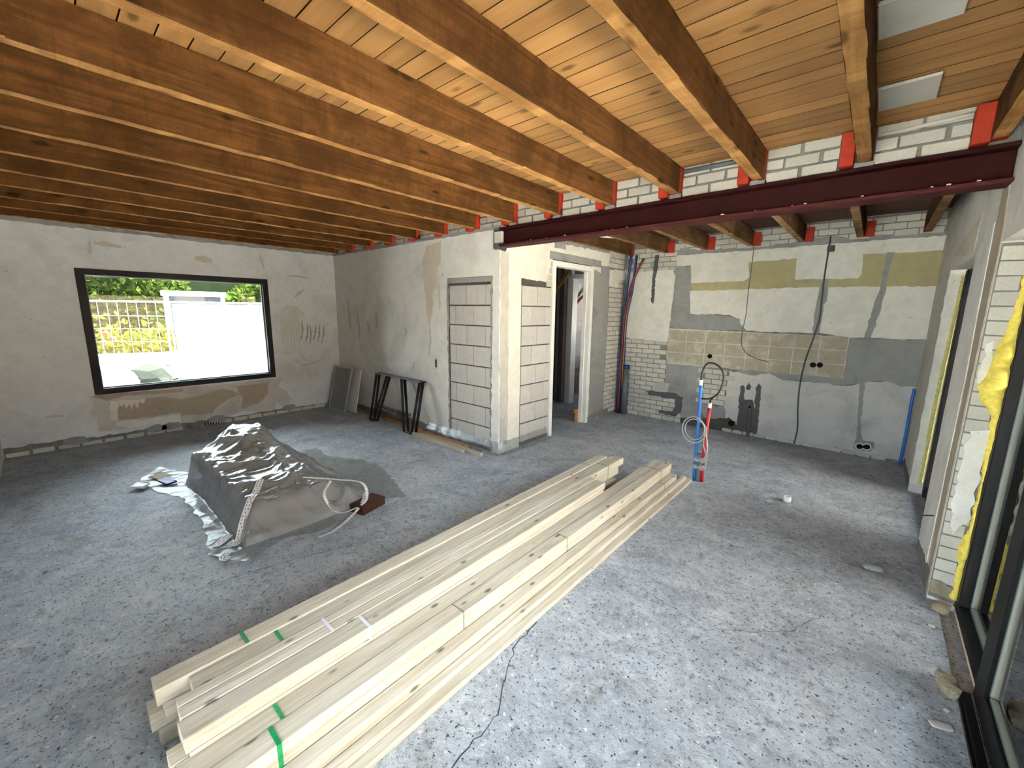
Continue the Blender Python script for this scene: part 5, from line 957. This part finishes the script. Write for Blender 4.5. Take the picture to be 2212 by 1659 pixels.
# car
def car():
    r = bpy.data.objects.new('white_car', None); put(r); r.location = (-10.55, -.82, -.12); r.rotation_euler = (0, 0, math.pi / 2 - .04); tag(r, 'white car parked outside below the street window', 'car')
    pr = [(-1.9, .35), (-1.9, .75), (-1.2, .86), (-.6, 1.15), (.5, 1.2), (1.2, .9), (1.75, .72), (1.9, .5), (1.85, .3)]
    vs, fs = [], []
    for s, k in ((-.82, 0), (-.74, .05), (.74, .05), (.82, 0)):
        for x, z in pr: vs.append((x * (1 if k else .98), s, z + (0.05 if k else -.02) * (z > .4)))
    m = len(pr)
    for a in range(3):
        for i in range(m - 1): fs.append((a * m + i, a * m + i + 1, (a + 1) * m + i + 1, (a + 1) * m + i))
    fs += [tuple(range(m)), tuple(3 * m + i for i in range(m))[::-1]]
    mesh('body', vs, fs, 'carwhite', r, None, True)
    for s in (-.825, .825):
        for x in (-1.2, 1.2): tube('wheel', [(x, s - .05, .31), (x, s + .05, .31)], .31, 'black', r, 16)
    mesh('windscreen', [(.53, -.62, 1.235), (.53, .62, 1.235), (1.16, .66, .968), (1.16, -.66, .968)], [(0, 1, 2, 3)], 'carglass', r)
    for k in range(4): box('grille_bar', (1.86, 1.90, -.5, .5, .42 + .05 * k, .44 + .05 * k), 'ink', r)
car()
rock('tarpaulin_heap', (-11.85, 1.42, -.12), .2, .44, .36, 'tarp', 'dark green crumpled tarpaulin heap behind the car', 'tarpaulin', 40)
o = box('blue_bag', (-11.6, -11.45, 1.90, 2.02, -.12, .20), 'blue', None, .03); tag(o, 'small blue bag standing beside the tarpaulin heap', 'bag')
gar = bpy.data.objects.new('garden_shed', None); put(gar); gar.location = (-16.9, 3.2, -.12); tag(gar, 'white framed shed front showing above the fence', 'shed')
for n_, b, m_ in (('post', (-.05, .05, -.55, -.43, 0, 2.2), 'white_paint'), ('post', (-.05, .05, .95, 1.07, 0, 2.2), 'white_paint'), ('fascia', (-.08, .08, -.6, 1.12, 2.2, 2.36), 'white_paint'), ('door_leaf', (.0, .04, -.43, .95, 0, 2.2), 'carglass'), ('side_wall', (-.3, -.05, -.5, 1.0, 0, 2.2), 'brickred')): box(n_, b, m_, gar, .004)
def leaves(name, n_, gen, size, mat, lab, cat, kind='stuff', loc=(0, 0, 0)):
    c = np.array([gen() for _ in range(n_)]); a = rng.normal(0, 1, (n_, 3)); a /= np.linalg.norm(a, axis=1)[:, None]; b = rng.normal(0, 1, (n_, 3)); b -= a * (a * b).sum(1)[:, None]; b /= np.linalg.norm(b, axis=1)[:, None]
    s = size * rng.uniform(.6, 1.3, (n_, 1)); v = np.stack([c + a * s, c + b * s * .55, c - a * s, c - b * s * .55], 1).reshape(-1, 3) - np.array(loc)
    o = mesh(name, v.tolist(), [(4 * i, 4 * i + 1, 4 * i + 2, 4 * i + 3) for i in range(n_)], mat, None, loc); tag(o, lab, cat, None, kind); return o
def hedge_gen():
    y = rng.uniform(-3.5, 8); top = 3.4 + .7 * math.sin(y * 1.1) - .5 * (y > 3.6); return (-18.6 + max(-1.1, min(1.1, rng.normal(0, .45))) + .3 * math.sin(y * 3), y, -.1 + rng.uniform(0, 1) ** .8 * top)
leaves('hedge_foliage', 15000, hedge_gen, .12, 'leaf', 'tall leafy green hedge filling the view behind the fence', 'hedge')
def shrub_gen():
    t = rng.normal(0, 1, 3); y = rng.uniform(-2.0, 2.6); return (-15.6 + max(-.9, min(.9, t[0] * .3)), y, .25 + abs(t[2]) * .38)
leaves('shrub_foliage', 4500, shrub_gen, .09, 'leaf_y', 'low yellow-green shrubs in front of the hedge', 'shrub')
for k, (x, y, z) in enumerate(((-15.0, 1.08, 1.0), (-15.05, 1.2, .86), (-15.0, 1.03, .78))): rock('red_flower', (x, y, z), .06, .06, .05, 'flower', ('red bloom at the top of the shrub by the fence', 'red bloom in the middle of the shrub by the fence', 'red bloom lowest on the shrub by the fence')[k], 'flower', 60 + k)
hc = boxes('hedge_core', [(-20.6, -19.9, -8, 14, -.12, 3.3)], 'hedge_core'); structure(hc, 'dark inner mass of the hedge', 'hedge')
hb = structure(boxes('wall_light_block', [(4.2, 4.4, -9, 12, -.12, 2.2)], 'brickred'), 'unseen wall added beyond the patio to cut incoming light', 'wall')  # unseen wall, added to hold back light coming through the patio door
